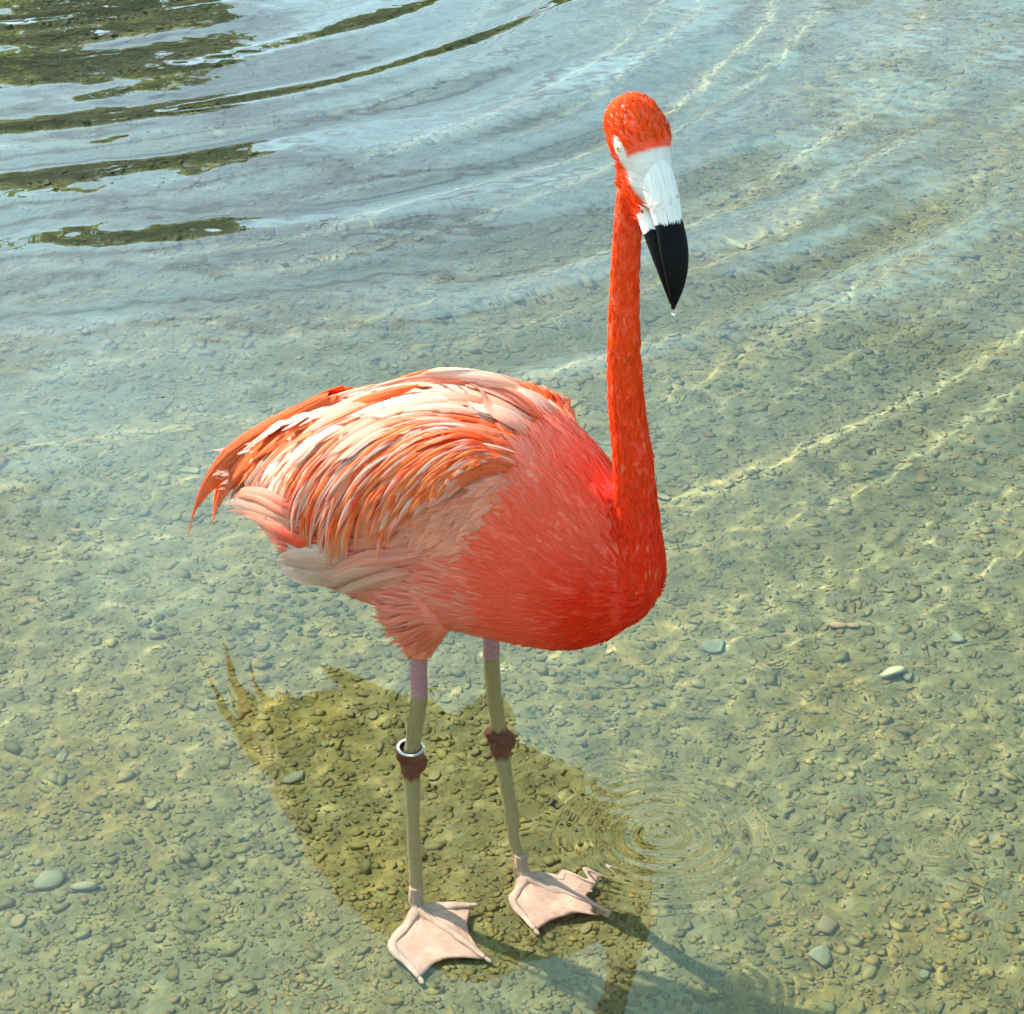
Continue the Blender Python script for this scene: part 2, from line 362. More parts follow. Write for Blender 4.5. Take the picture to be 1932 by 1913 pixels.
vc = np.concatenate([np.repeat(pc, len(iv), 0), np.ones((NP * len(iv), 1))], -1)
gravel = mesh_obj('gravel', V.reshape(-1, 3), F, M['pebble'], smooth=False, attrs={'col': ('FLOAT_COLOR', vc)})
tag(gravel, 'small olive and grey pebbles covering the lake floor', 'gravel', kind='stuff'); gravel.cycles.is_caustics_receiver = True

def stone_mesh(seed, flat, sub=2, ang_=.0):
    r = np.random.default_rng(seed); v, f = ico(sub)
    d = np.zeros(len(v))
    for k in range(5):
        n_ = r.standard_normal(3); n_ /= np.linalg.norm(n_); c = r.uniform(.45, .8)
        t = v @ n_; v = v - np.outer(np.maximum(t - c, 0) * .9, n_)
    v *= (1 + .05 * r.standard_normal((len(v), 1)))
    v *= np.array([1, r.uniform(.6, .9), flat]); return v, f
smesh = []
for k in range(10):
    v, f = stone_mesh(100 + k, rng.uniform(.10, .18))
    o = mesh_obj('stone', v, f, M['stone'], smooth=False); smesh.append(o.data); bpy.data.objects.remove(o)
sxy = visible_xy(285)
for k, (x, y) in enumerate(q_ for q_ in sxy if deep_dim_at(q_[0], q_[1]) < .45):
    o = bpy.data.objects.new('stone', smesh[k % 10]); col.objects.link(o); o.parent = bed
    s = float(np.clip(rng.lognormal(math.log(.0080), .32), .005, .018)) * (1 + .15 * (y - 1.5))
    o.scale = (s, s, s); o.rotation_euler = (rng.normal(0, .12), rng.normal(0, .12), rng.uniform(0, 6.28))
    o.location = (x, y, float(bed_height(np.array(x), np.array(y))) + s * .05 + .001); o.cycles.is_caustics_receiver = True
# the stones one can single out
def lone_stone(name, px, s, sx, rot, c, label, seed, flat=.3):
    p = on_bed(*px, z=-.432); v, f = stone_mesh(seed, flat)
    o = mesh_obj(name, v * s * np.array([sx, 1, 1]), f, mat_stone(name + '_mineral', attr=False, colour=c), smooth=False)
    o.location = (p.x, p.y, float(bed_height(np.array(p.x), np.array(p.y))) + s * flat * .25 + .002); o.rotation_euler.z = rot
    o.cycles.is_caustics_receiver = True
    tag(o, label, 'stone')
lone_stone('pale_stone', (1688, 1262), .024, 1.0, .3, (0.449, 0.432, 0.240), 'pale yellow angular stone, brightest on the lake floor', 5)
lone_stone('orange_pebble', (1583, 1172), .012, 1.4, .1, (0.422, 0.259, 0.120), 'larger flat orange pebble beside another orange pebble', 8)
lone_stone('orange_pebble', (1612, 1173), .009, 1.3, -.1, (0.374, 0.238, 0.112), 'smaller orange pebble beside a larger flat orange one', 9)
lone_stone('green_stone', (1803, 1196), 0.0179, .8, 1.2, (0.182, 0.220, 0.129), 'squarish pale green stone on the gravel beyond the yellow stone', 12)
lone_stone('green_slab', (1345, 1208), 0.0204, 1.0, .6, (0.178, 0.212, 0.129), 'broad greyish green flat stone between the flamingo and the yellow stone', 14)
lone_stone('oval_stone', (158, 1667), 0.0110, 1.5, .1, (0.260, 0.256, 0.118), 'smooth oval yellowish stone on the gravel', 21, .4)
lone_stone('long_stone', (556, 1452), 0.0127, 1.35, .5, (0.185, 0.210, 0.118), 'pale green stone lying at the edge of the bird\'s reflection', 25)
lone_stone('grey_slab', (1545, 1792), 0.0187, .8, .8, (0.192, 0.209, 0.110), 'grey green slab with a pale rim lying on brown gravel', 28)
lone_stone('brown_slab', (1560, 1735), 0.0187, .8, .2, (0.212, 0.176, 0.073), 'brownish orange slab touching a grey green slab', 31)
lone_stone('wide_stone', (90, 1655), 0.0204, 1.2, .2, (0.185, 0.205, 0.110), 'wide greenish stone next to the oval yellowish stone', 33)

# ---- far bank: shrubs and trees (seen in the water's reflection)
def leaf_cloud(n, centers, rads, size, seed):
    r = np.random.default_rng(seed); k = r.integers(0, len(centers), n)
    d = r.standard_normal((n, 3)); d /= np.linalg.norm(d, axis=1, keepdims=True)
    p = np.array(centers)[k] + d * (np.array(rads)[k] * r.uniform(.55, 1.0, n) ** .6)[:, None] * np.array([1, 1, .85])
    a = r.standard_normal((n, 3)); a /= np.linalg.norm(a, axis=1, keepdims=True)
    b = np.cross(a, r.standard_normal((n, 3))); b /= np.linalg.norm(b, axis=1, keepdims=True)
    s = size * r.uniform(.6, 1.4, n)[:, None]
    v = np.stack([p - a * s, p + b * s * .45, p + a * s, p - b * s * .45], 1).reshape(-1, 3)
    return v, np.arange(4 * n).reshape(n, 4)
def tube(path, rad, nseg=8, cap=True):
    path = np.asarray(path, float); n = len(path); rad = np.broadcast_to(np.asarray(rad, float).T if np.ndim(rad) == 2 else np.asarray(rad, float), (2, n) if np.ndim(rad) == 2 else (n,))
    V_, up = [], np.array([.31, .17, .93])
    T = np.gradient(path, axis=0); T /= np.linalg.norm(T, axis=1, keepdims=True)
    prev = None
    for i in range(n):
        if prev is None:
            s = np.cross(T[i], up); 
            if np.linalg.norm(s) < 1e-3: s = np.cross(T[i], [1, 0, 0])
        else: s = prev - T[i] * (prev @ T[i])
        s /= np.linalg.norm(s); prev = s; b = np.cross(T[i], s)
        a = np.arange(nseg) / nseg * 2 * np.pi; rr = rad[i] if rad.ndim == 1 else rad[0][i]
        V_.append(path[i] + rr * (np.cos(a)[:, None] * s + np.sin(a)[:, None] * b))
    V_ = np.concatenate(V_); F_ = []
    for i in range(n - 1):
        for j in range(nseg):
            k = (j + 1) % nseg; F_.append((i * nseg + j, i * nseg + k, (i + 1) * nseg + k, (i + 1) * nseg + j))
    if cap: F_ += [tuple(range(nseg))[::-1], tuple((n - 1) * nseg + j for j in range(nseg))]
    return V_, F_
def tree(name, x, y, h, spread, label, cat, leafm, barkm, seed, lean=0, low=False, thick=1.0):
    r = np.random.default_rng(seed); root = empty(name, (x, y, .45)); tag(root, label, cat, 'plants on the far bank')
    th = h * (.25 if low else .6)
    V_, F_ = [], []
    path = [(0, 0, -.3), (lean * .3, 0, th * .4), (lean, .05, th), (lean * 1.1, 0, h * .85)]
    v, f = tube(path, [thick * (.05 * h / 2 + .02), thick * (.045 * h / 2 + .015), thick * (.03 * h / 2 + .01), .01], 8); V_.append(v); F_ += f
    cs, rs = [], []
    for k in range(16 if not low else 13):
        a = r.uniform(0, 6.28); q = r.uniform(0, 1); zc = h * (r.uniform(.15, .85) if low else r.uniform(.42, .92))
        rr = spread * r.uniform(.25, 1) * (1 - .5 * max(0, zc / h - .6))
        c = np.array([lean + rr * math.cos(a), rr * math.sin(a), zc]); cs.append(c); rs.append(spread * r.uniform(.26, .46))
        s0 = np.array([lean * .8, 0, max(th * .45, zc * .5)]); off = sum(len(q_) for q_ in V_)
        v, f = tube([s0, (s0 + c) / 2 + [0, 0, .05], c], [.018 * h / 2, .012 * h / 2, .004], 5); V_.append(v); F_ += [tuple(i + off for i in g) for g in f]
    mesh_obj('trunk', np.concatenate(V_), F_, barkm, root)
    v, f = leaf_cloud(3800, cs, rs, .075, seed + 1); mesh_obj('crown', v, f, leafm, root, smooth=False)
    return root
tree('broadleaf_tree', -4.6, 14.0, 2.7, 1.4, 'tall dark green tree on the far bank, left of the pale trunk', 'tree', M['leaf'], M['bark'], 1)
tree('pale_trunk_tree', -2.55, 12.7, 2.4, .9, 'tree with a pale bare trunk on the far bank', 'tree', M['leaf2'], M['pale_bark'], 2, .15, thick=2.4)
tree('waterside_shrub', -1.5, 13.6, 1.5, 1.0, 'olive shrub on the far bank beside the pale trunk', 'shrub', M['leaf2'], M['bark'], 3, low=True)
tree('waterside_shrub', -3.7, 13.2, 1.8, 1.0, 'dense green shrub in front of the pale trunk on the far bank', 'shrub', M['leaf'], M['bark'], 4, low=True)
tree('waterside_shrub', -.4, 14.2, 1.3, .9, 'low green shrub on the far bank, farthest from the pale trunk', 'shrub', M['leaf'], M['bark'], 5, low=True)
tree('broadleaf_tree', -6.6, 13.0, 3.1, 1.7, 'tallest spreading green tree on the far bank', 'tree', M['leaf'], M['bark'], 6)
tree('waterside_shrub', -5.4, 12.8, 2.3, 1.1, 'yellowish shrub under the tallest spreading tree on the far bank', 'shrub', M['leaf2'], M['bark'], 7, low=True)

# ================================================================== THE FLAMINGO
A = R(33); O = Vector((-.061, 1.868, 0)); FW = Vector((math.cos(A), -math.sin(A), 0)); LF = Vector((math.sin(A), math.cos(A), 0))
def W(x, y, z): return O + FW * x + LF * y + Vector((0, 0, z))         # bird-local -> world
def loc(p): d = Vector(p) - O; return d.dot(FW), d.dot(LF), p[2]
fl = empty('flamingo', (O.x, O.y, -.43))
tag(fl, 'orange pink flamingo standing in clear shallow water', 'flamingo')
FLI = Vector((O.x, O.y, -.43))
def rel(v): return np.asarray(v, float) - np.array(FLI)                # child meshes are stored relative to the Empty

def lerp_table(tab, x):
    tab = np.array(tab); return [np.interp(x, tab[:, 0], tab[:, k]) for k in range(1, tab.shape[1])]
TORSO = [(-.275, .205, .165, .010), (-.255, .222, .140, .026), (-.22, .243, .112, .046), (-.18, .264, .095, .063), (-.14, .284, .085, .077), (-.08, .312, .080, .090), (-.03, .330, .079, .096),
         (.02, .341, .081, .098), (.06, .343, .085, .097), (.10, .337, .089, .092), (.14, .316, .094, .083), (.17, .292, .103, .072), (.195, .266, .118, .058), (.215, .243, .138, .042), (.228, .215, .160, .022)]
def catmull(x, tab):
    tab = np.array(tab, float); xs_ = tab[:, 0]; out = []
    for k in range(1, tab.shape[1]):
        m = np.gradient(tab[:, k], xs_); i = np.clip(np.searchsorted(xs_, x) - 1, 0, len(xs_) - 2); h = xs_[i + 1] - xs_[i]; t = (x - xs_[i]) / h
        out.append((2 * t**3 - 3 * t**2 + 1) * tab[i, k] + (t**3 - 2 * t**2 + t) * h * m[i] + (-2 * t**3 + 3 * t**2) * tab[i + 1, k] + (t**3 - t**2) * h * m[i + 1])
    return out
VV, FF = [], []
def add(v, f):
    off = sum(len(q) for q in VV); VV.append(np.asarray(v, float)); FF.extend([tuple(i + off for i in g) for g in f])
# torso loft
xs_ = np.linspace(-.275, .228, 40); tz, bz, hw = catmull(xs_, TORSO); ns = 32; tv = []
for x, t, b, h in zip(xs_, tz, bz, hw):
    zc = b + (t - b) * .46
    for j in range(ns):
        a = j / ns * 2 * math.pi; c, s = math.cos(a), math.sin(a)
        yy = h * math.copysign(abs(c) ** .9, c); zz_ = zc + (t - zc) * abs(s) ** .95 if s > 0 else zc - (zc - b) * abs(s) ** .9
        tv.append(W(x, yy, zz_))
tf = [(i * ns + j, i * ns + (j + 1) % ns, (i + 1) * ns + (j + 1) % ns, (i + 1) * ns + j) for i in range(39) for j in range(ns)]
tf += [tuple(range(ns))[::-1], tuple(39 * ns + j for j in range(ns))]
add(tv, tf)
def ellipsoid(c, axes, radii, sub=3):
    v, f = ico(sub); Mx = np.array([list(a) for a in axes]); return np.array(c) + (v * np.array(radii)) @ Mx, [tuple(q) for q in f]
# folded wings: a bulge on each flank
for s in (-1, 1):
    add(*ellipsoid(W(-.035, s * .058, .222), (FW * .93 + Vector((0, 0, .36)), LF, FW * -.36 + Vector((0, 0, .93))), (.168, .048, .088)))
# thighs
NEAR_W, FAR_W = on_water(791, 1315), on_water(927, 1240)
HOCK_N, HOCK_F = Vector((-.110, 1.846, -.172)), Vector((-.0150, 1.902, -.192))
ANK_N, ANK_F = on_bed(786, 1700, -.425), on_bed(985, 1640, -.425)
def spline(pts, n):
    pts = np.array([list(p) for p in pts], float); d = np.r_[0, np.cumsum(np.linalg.norm(np.diff(pts, axis=0), axis=1))]
    t = np.linspace(0, d[-1], n); out = np.stack([np.array(catmull(t, np.column_stack([d, pts[:, k]]))[0]) for k in range(pts.shape[1])], -1); return out
for wl, hk, an, side in ((NEAR_W, HOCK_N, ANK_N, -1), (FAR_W, HOCK_F, ANK_F, 1)):
    hem = wl + Vector((.001, 0, .056 if side < 0 else .062))
    top = Vector(W(.012, side * .050, .16))
    p = spline([top, top.lerp(hem, .45), top.lerp(hem, .75), hem], 14)
    add(*tube(p, np.interp(np.linspace(0, 1, 14), [0, .35, .6, .85, 1], [.046, .040, .029, .0190, .0145]), 20))
    p = [top.lerp(hem, .8), hem, wl, wl.lerp(hk, .5), wl.lerp(hk, .82), hk, hk.lerp(an, .12), hk.lerp(an, .3), hk.lerp(an, .7), hk.lerp(an, .93), an]
    rr = [.0110, .0102, .0096, .0094, .0096, .0125, .0104, .0088, .0084, .0090, .0105]
    pr = spline([tuple(q) + (r_,) for q, r_ in zip(p, rr)], 70)
    add(*tube(pr[:, :3], pr[:, 3], 14))
    v, f = ellipsoid(hk + Vector((.004, -.002, -.004)), ((1, 0, 0), (0, 1, 0), (0, 0, 1)), (.0158, .0158, .0215), 2); add(v, f)
    v, f = ellipsoid(hk + Vector((-.005, .002, .010)), ((1, 0, 0), (0, 1, 0), (0, 0, 1)), (.0120, .0125, .014), 2); add(v, f)
# head frame
HC = Vector((.1120, 1.745, .637)); HF = Vector((.515, -.857, 0)); HR = Vector((.857, .515, 0)); HZ = Vector((0, 0, 1))
HA = (HF * .52 + HZ * -.854).normalized(); HB = HR.cross(HA).normalized()       # skull axis towards the bill; HB out of the forehead
if HB.dot(HF) < 0: HB = -HB
# neck
npts = [tuple(W(.165, 0, .165)) + (.050,), tuple(W(.192, 0, .172)) + (.043,), tuple(W(.211, 0, .190)) + (.0345,), tuple(W(.2185, 0, .215)) + (.0275,), tuple(W(.2175, 0, .245)) + (.0232,), tuple(W(.2135, 0, .285)) + (.0208,),
        tuple(W(.2095, 0, .325)) + (.0188,), tuple(W(.2025, 0, .370)) + (.0172,), tuple(W(.1985, 0, .410)) + (.0160,), tuple(W(.1965, 0, .465)) + (.0144,), tuple(W(.1965, 0, .520)) + (.0132,),
        tuple(W(.1985, 0, .570)) + (.0124,), tuple(W(.2000, .001, .605)) + (.0125,), tuple(W(.2005, .001, .630)) + (.0150,), tuple(HC + HZ * .004) + (.016,)]
pr = spline(npts, 90)
v, f = tube(pr[:, :3], pr[:, 3], 20); add(v, f)
NECK_AX = pr
# skull: cranium + cheeks + throat
add(*ellipsoid(HC + HZ * .002, (HR, HA, HB), (.0272, .0360, .0275)))
add(*ellipsoid(HC - HA * .012 - HB * .004 + HZ * .004, (HR, HA, HB), (.0255, .026, .027)))
add(*ellipsoid(HC + HA * .030 - HB * .004, (HR, HA, HB), (.0205, .026, .0200)))
add(*ellipsoid(HC + HF * .021 + HZ * -.012, (HR, HA, HB), (.0188, .0210, .0125)))
add(*ellipsoid(HC + HF * .0335 + HZ * -.034, (HR, HA, HB), (.0162, .0240, .0125)))
add(*ellipsoid(HC + HA * .042 - HB * .014, (HR, HA, HB), (.0168, .034, .0150)))

tmp = mesh_obj('body', np.concatenate(VV), FF, None)
rm = tmp.modifiers.new('r', 'REMESH'); rm.mode = 'VOXEL'; rm.voxel_size = .0030
sm = tmp.modifiers.new('s', 'SMOOTH'); sm.factor = .5; sm.iterations = 4
dg = bpy.context.evaluated_depsgraph_get(); bm_ = bpy.data.meshes.new_from_object(tmp.evaluated_get(dg)); bpy.data.objects.remove(tmp)
nv = len(bm_.vertices); co = np.zeros(nv * 3); bm_.vertices.foreach_get('co', co); co = co.reshape(-1, 3)
no = np.zeros(nv * 3); bm_.vertices.foreach_get('normal', no); no = no.reshape(-1, 3)

# ---- pigment of the plumage and skin, by place on the bird
On, FWn, LFn = np.array(O), np.array(FW), np.array(LF); HCn, HAn, HBn, HRn = (np.array(q) for q in (HC, HA, HB, HR))
NECK_C = np.array((.93, .060, .002)); NECK_D = np.array((.86, .026, .002)); CORAL = np.array((.96, .105, .048)); PINK = np.array((.92, .38, .28)); ORANGE = np.array((.94, .145, .022))
PALE = np.array((.82, .50, .37)); WHITE = np.array((.80, .66, .57)); BELLY = np.array((.90, .25, .10))
def mixn(a, b, t): t = np.clip(t, 0, 1)[..., None]; return a * (1 - t) + b * t
def pigment(p):
    d = p - On; x, y, z = d @ FWn, d @ LFn, p[:, 2]
    # torso: coral front, orange-pink belly, pink flank, pale back
    c = mixn(np.broadcast_to(CORAL, p.shape), PINK, smooth(.13, -.02, x) * .8 if False else np.clip((.12 - x) / .14, 0, 1) * .75)
    c = mixn(c, BELLY, smooth(.145, .085, z) if False else np.clip((.135 - z) / .05, 0, 1) * .6)
    c = mixn(c, PALE, np.clip((z - .262) / .05, 0, 1) * np.clip((.17 - x) / .12, 0, 1) * .8)
    c = mixn(c, WHITE, np.clip((-.13 - x) / .09, 0, 1) * .6)
    front = np.clip((x - .140) / .05, 0, 1) * np.clip((.25 - z) / .06, 0, 1)
    c = mixn(c, NECK_D, front)
    # neck
    k = np.argmin(np.abs(NECK_AX[None, 18:, 2] - z[:, None]), axis=1) + 18
    rad = np.hypot(p[:, 0] - NECK_AX[k, 0], p[:, 1] - NECK_AX[k, 1])
    onneck = np.clip((NECK_AX[k, 3] * 1.55 - rad) / .006, 0, 1) * np.clip((z - .19) / .03, 0, 1)
    c = mixn(c, mixn(np.broadcast_to(NECK_D, p.shape), NECK_C, np.clip((z - .24) / .2, 0, 1)), onneck)
    # head
    h = p - HCn; ha, hb, hr = h @ HAn, h @ HBn, h @ HRn
    head = (np.linalg.norm(h, axis=1) < .075) & (z > .575) | (onneck > 0) & (z > .56)
    c = np.where(head[:, None], np.array((.88, .060, .003)), c)
    face = np.clip((ha - (.0125 + .10 * np.abs(hr) * 0)) / .0025, 0, 1) * np.clip((hb + .004) / .004, 0, 1)
    eyep = np.clip(1 - (np.hypot((ha - .006) / .0135, (hb - .0045) / .0062)), 0, 1) * (np.abs(hr) > .017) * 6
    face = np.where(head, np.clip(face + eyep, 0, 1), 0)
    c = mixn(c, np.array((.70, .66, .61)), face)
    # legs: bare skin
    lg = np.zeros(len(p)); 
    for wl, hk, side in ((NEAR_W, HOCK_N, -1), (FAR_W, HOCK_F, 1)):
        near = np.hypot(p[:, 0] - wl.x, p[:, 1] - wl.y) < .085
        near &= (z < (.054 if side < 0 else .060))
        sk = np.broadcast_to(np.array((.40, .185, .185)), p.shape)
        wet = np.broadcast_to(np.array((.52, .47, .26)), p.shape)
        cc = mixn(sk, wet, np.clip((.003 - z) / .004, 0, 1))
        dh = np.abs(z - hk.z + .002)
        cc = mixn(cc, np.array((.20, .075, .055)), np.clip((.031 - dh + .004 * np.sin(p[:, 0] * 700) * np.sin(p[:, 1] * 500)) / .008, 0, 1))
        cc = mixn(cc, np.array((.62, .46, .31)), np.clip((-.36 - z) / .06, 0, 1))
        side_of = (p[:, 0] - (NEAR_W.x + FAR_W.x) / 2) * 1 + (p[:, 1] - 1.868) * .6
        use = near & ((side_of < 0) if side < 0 else (side_of >= 0)); c = np.where(use[:, None], cc, c)
    return c
pg = pigment(co)
body = bpy.data.objects.new('body', bm_); col.objects.link(body); body.parent = fl
bm_.vertices.foreach_set('co', rel(co).astype(np.float32).ravel())
a_ = bm_.attributes.new('col', 'FLOAT_COLOR', 'POINT'); a_.data.foreach_set('color', np.column_stack([pg, np.ones(nv)]).astype(np.float32).ravel())
bm_.polygons.foreach_set('use_smooth', np.ones(len(bm_.polygons), dtype=bool)); bm_.materials.append(M['skin']); bm_.update()
body.cycles.is_caustics_receiver = True
bvh = BVHTree.FromPolygons([Vector(q) for q in co], [tuple(p.vertices) for p in bm_.polygons])

def Z2(u, v): return 318.3 + u * .4875, 663.2 + v * .4875
# ---- small contour feathers over torso, neck and head, one mass
polys = np.array([p.vertices[:] if len(p.vertices) == 4 else (*p.vertices, p.vertices[-1]) for p in bm_.polygons])
pa = co[polys].mean(1); pn = no[polys].mean(1); pn /= np.linalg.norm(pn, axis=1, keepdims=True)
area = np.linalg.norm(np.cross(co[polys[:, 1]] - co[polys[:, 0]], co[polys[:, 3]] - co[polys[:, 0]]), axis=1)
def sample(n, wt, seed):
    r = np.random.default_rng(seed); q = area * wt; i = r.choice(len(q), n, p=q / q.sum())
    j = pa[i] + (r.random((n, 3)) - .5) * .003; return j, pn[i], r
def regions(p):
    d = p - On; x, y, z = d @ FWn, d @ LFn, p[:, 2]
    k = np.argmin(np.abs(NECK_AX[None, 18:, 2] - z[:, None]), axis=1) + 18
    rad = np.hypot(p[:, 0] - NECK_AX[k, 0], p[:, 1] - NECK_AX[k, 1])
    neck = (rad < NECK_AX[k, 3] * 1.35) & (z > .20) & (z < .615)
    h = p - HCn; head = (np.linalg.norm(h, axis=1) < .08) & (z >= .590)
    face = head & ((h @ HAn) > .0105) & ((h @ HBn) > -.006) | head & (np.hypot(((h @ HAn) - .006) / .012, ((h @ HBn) - .0045) / .006) < 1) & (np.abs(h @ HRn) > .017)
    leg = (z < .060) 
    torso = ~neck & ~head & ~leg
    return torso, neck & ~head, head & ~face, x, y, z
tor, nek, hed, xx, yy, zz_ = regions(pa)
def feathers(pos, nrm, flow, length, width, colr, lift, r, nl=5):
    """leaf-shaped cambered blades lying along the flow"""
    n = len(pos); t = flow - nrm * np.sum(flow * nrm, 1, keepdims=True); t /= np.linalg.norm(t, axis=1, keepdims=True) + 1e-9
    t = t + np.cross(nrm, t) * r.normal(0, .16, (n, 1)); t /= np.linalg.norm(t, axis=1, keepdims=True)
    b = np.cross(nrm, t); u = np.linspace(0, 1, nl)
    prof = np.array([.35, .85, 1.0, .8, .12]) if nl == 5 else np.interp(u, [0, .25, .5, .8, 1], [.35, .85, 1, .75, .08])
    V_ = np.empty((n, nl, 3, 3)); C_ = np.empty((n, nl, 3, 4)); U_ = np.empty((n, nl, 3, 3)); seed = r.random(n)
    bend = r.normal(0, .10, n)
    for i in range(nl):
        cen = pos + t * (length * u[i])[:, None] + nrm * (lift * (u[i] ** 1.2) - .0012 + .0006 * (u[i] > 0))[:, None] + b * (bend * length * u[i] ** 2)[:, None]
        for j, s in enumerate((-1, 0, 1)):
            V_[:, i, j] = cen + b * (s * width * .5 * prof[i])[:, None] - nrm * (abs(s) * width * .13 * prof[i])[:, None]
            C_[:, i, j, :3] = colr if colr.ndim == 2 else colr[:, i]; C_[:, i, j, 3] = 1
            U_[:, i, j] = np.stack([np.full(n, u[i]), np.full(n, float(s)), seed], -1)
    q = np.arange(nl * 3).reshape(nl, 3); f = np.stack([q[:-1, :-1], q[1:, :-1], q[1:, 1:], q[:-1, 1:]], -1).reshape(-1, 4)
    F_ = (f[None] + (np.arange(n) * nl * 3)[:, None, None]).reshape(-1, 4)
    return V_.reshape(-1, 3), F_, C_.reshape(-1, 4), U_.reshape(-1, 3)
WING_POLY = np.array([Z2(*q) for q in [(1330, 330), (1150, 215), (900, 170), (700, 190), (450, 290), (330, 420), (300, 560), (340, 660), (480, 760), (560, 830), (640, 835), (780, 775), (870, 640), (960, 545), (1090, 470), (1200, 430), (1330, 425)]])
def in_poly(px, poly):
    c = np.zeros(len(px), bool); j = len(poly) - 1
    for i in range(len(poly)):
        (xi, yi), (xj, yj) = poly[i], poly[j]
        c ^= ((yi > px[:, 1]) != (yj > px[:, 1])) & (px[:, 0] < (xj - xi) * (px[:, 1] - yi) / (yj - yi + 1e-12) + xi); j = i
    return c
def to_px(p):
    rr_ = p - np.array(CAM); dz_ = rr_[:, 1] * CP - rr_[:, 2] * SP; yv = rr_[:, 1] * SP + rr_[:, 2] * CP
    return np.stack([966 + FPX * rr_[:, 0] / dz_, 957 - FPX * yv / dz_], -1)
def wing_zone(p):
    """on either flank, under the folded wing"""
    y_ = (p - On) @ LFn; q = p - np.outer(np.maximum(y_, 0) * 2, LFn); return in_poly(to_px(q), WING_POLY)
parts = []
# torso
wz = wing_zone(pa + rng.normal(0, .004, pa.shape))
pos, nrm, r = sample(17000, np.where(tor & ~wz, np.interp(xx, [-.2, .05, .2], [.7, 1, 2.6]), 0), 11)
d = pos - On; x, y, z = d @ FWn, d @ LFn, pos[:, 2]
swirl = np.clip((.16 - x) / .3, 0, 1)
flow = -FWn[None] + np.array([0, 0, 1.])[None] * (np.clip((x - .02) / .12, -.2, .9) * np.clip((z - .17) / .1, -.3, 1) - .15 * swirl)[:, None]
pxy = to_px(pos - np.outer(np.maximum(y, 0) * 2, LFn)); COVERT = np.array([Z2(*q) for q in [(1330, 440), (1200, 440), (1080, 480), (950, 560), (860, 650), (800, 775), (900, 755), (1150, 770), (1300, 640)]])
cov = np.mean([in_poly(pxy + r.normal(0, 22, pxy.shape), COVERT) for _ in range(8)], axis=0); flow = mixn(flow, -FWn * .8 + np.array((0, 0, -.75)), cov)
thigh = np.clip((.10 - z) / .04, 0, 1) * (np.hypot(x, np.abs(y) - .054) < .045)
flow = mixn(flow, np.array((0, 0, -1.)), thigh)
ln = np.interp(x, [-.25, -.05, .08, .14, .22], [.040, .046, .030, .019, .013]) * r.uniform(.75, 1.3, len(x)) * (1 - .76 * thigh)
wd = ln * r.uniform(.13, .24, len(x))
pc = pigment(pos); pc = np.where(((z < .07))[:, None], BELLY, pc)
pc = mixn(pc, np.array((.82, .34, .22)), cov * .8)
tone = r.random((len(x), 1)); pc = pc * (.94 + .09 * r.random((len(x), 1)))
up_ = np.clip((z - .25) / .06, 0, 1)[:, None] * (x < .12)[:, None]
pc = np.where((tone < .35) & (up_ > .2), ORANGE * 1.0, pc); pc = np.where((tone > .72) & (x < .10)[:, None], mixn(pc, PALE, np.full(len(x), .28)), pc)
pc = np.where((tone > .40) & (tone < .52) & (x < .16)[:, None], mixn(pc, CORAL, np.full(len(x), .6)), pc)
tipc = np.stack([mixn(pc * .95, PALE, np.full(len(x), k)) for k in (0, 0, .05, .12, .25)], 1)
tipc[x > .10] = np.stack([pc * k for k in (.92, .95, 1, 1.03, 1.06)], 1)[x > .10]
pc = mixn(pc, np.array((.80, .30, .19)) * (.85 + .3 * r.random((len(x), 1))), cov * .85)
tipc[cov > .3] = np.stack([pc * k for k in (.9, .95, 1, 1.02, 1.05)], 1)[cov > .3]; wd = wd * (1 + .5 * cov)
parts.append(feathers(pos, nrm, flow, ln, wd, np.clip(tipc, 0, .95), ln * .030 * (1 - .8 * thigh), r))
# neck
pos, nrm, r = sample(6500, np.where(nek, 1.0, 0), 12); z = pos[:, 2]
flow = np.tile(np.array([[0, 0, -1.]]), (len(pos), 1)); ln = np.interp(z, [.2, .35, .6], [.016, .013, .008]) * r.uniform(.7, 1.3, len(z))
pc = pigment(pos) * (.85 + .22 * r.random((len(z), 1))); lt = (r.random(len(z)) < .05)
tipc = np.stack([pc * k for k in (.9, .93, 1, 1.04, 1.08)], 1)
tipc[lt, 2:] = mixn(tipc[lt, 2:], np.array((.88, .32, .16)), np.full(tipc[lt, 2:].shape[:2], .32))
parts.append(feathers(pos, nrm, flow, ln, ln * r.uniform(.24, .36, len(z)), np.clip(tipc, 0, .95), ln * .030, r))
# head: short wet tufts
pos, nrm, r = sample(3000, np.where(hed, 1.0, 0), 13); h = pos - HCn
flow = -HAn[None] * 1.0 - HBn[None] * .35 + np.array([0, 0, -.5])[None] * (h @ HBn < -.012)[:, None]
ln = r.uniform(.005, .010, len(pos)); pc = np.array((.90, .065, .004)) * (.7 + .45 * r.random((len(pos), 1)))
tipc = np.stack([pc * k for k in (.8, .9, 1, 1.06, 1.1)], 1); tipc[..., 1] *= 1 + .5 * r.random((len(pos), 1))
parts.append(feathers(pos, nrm, flow, ln, ln * r.uniform(.16, .30, len(pos)), np.clip(tipc, 0, .95), ln * .14, r))
V_, F_, C_, U_, off = [], [], [], [], 0
for v, f, c, u in parts: V_.append(v); F_.append(f + off); C_.append(c); U_.append(u); off += len(v)
plum = mesh_obj('plumage', rel(np.concatenate(V_)), np.concatenate(F_), M['plume'], fl, attrs={'col': ('FLOAT_COLOR', np.concatenate(C_)), 'fv': ('FLOAT_VECTOR', np.concatenate(U_))})
tag(plum, 'small overlapping orange and pink contour feathers', kind='stuff')

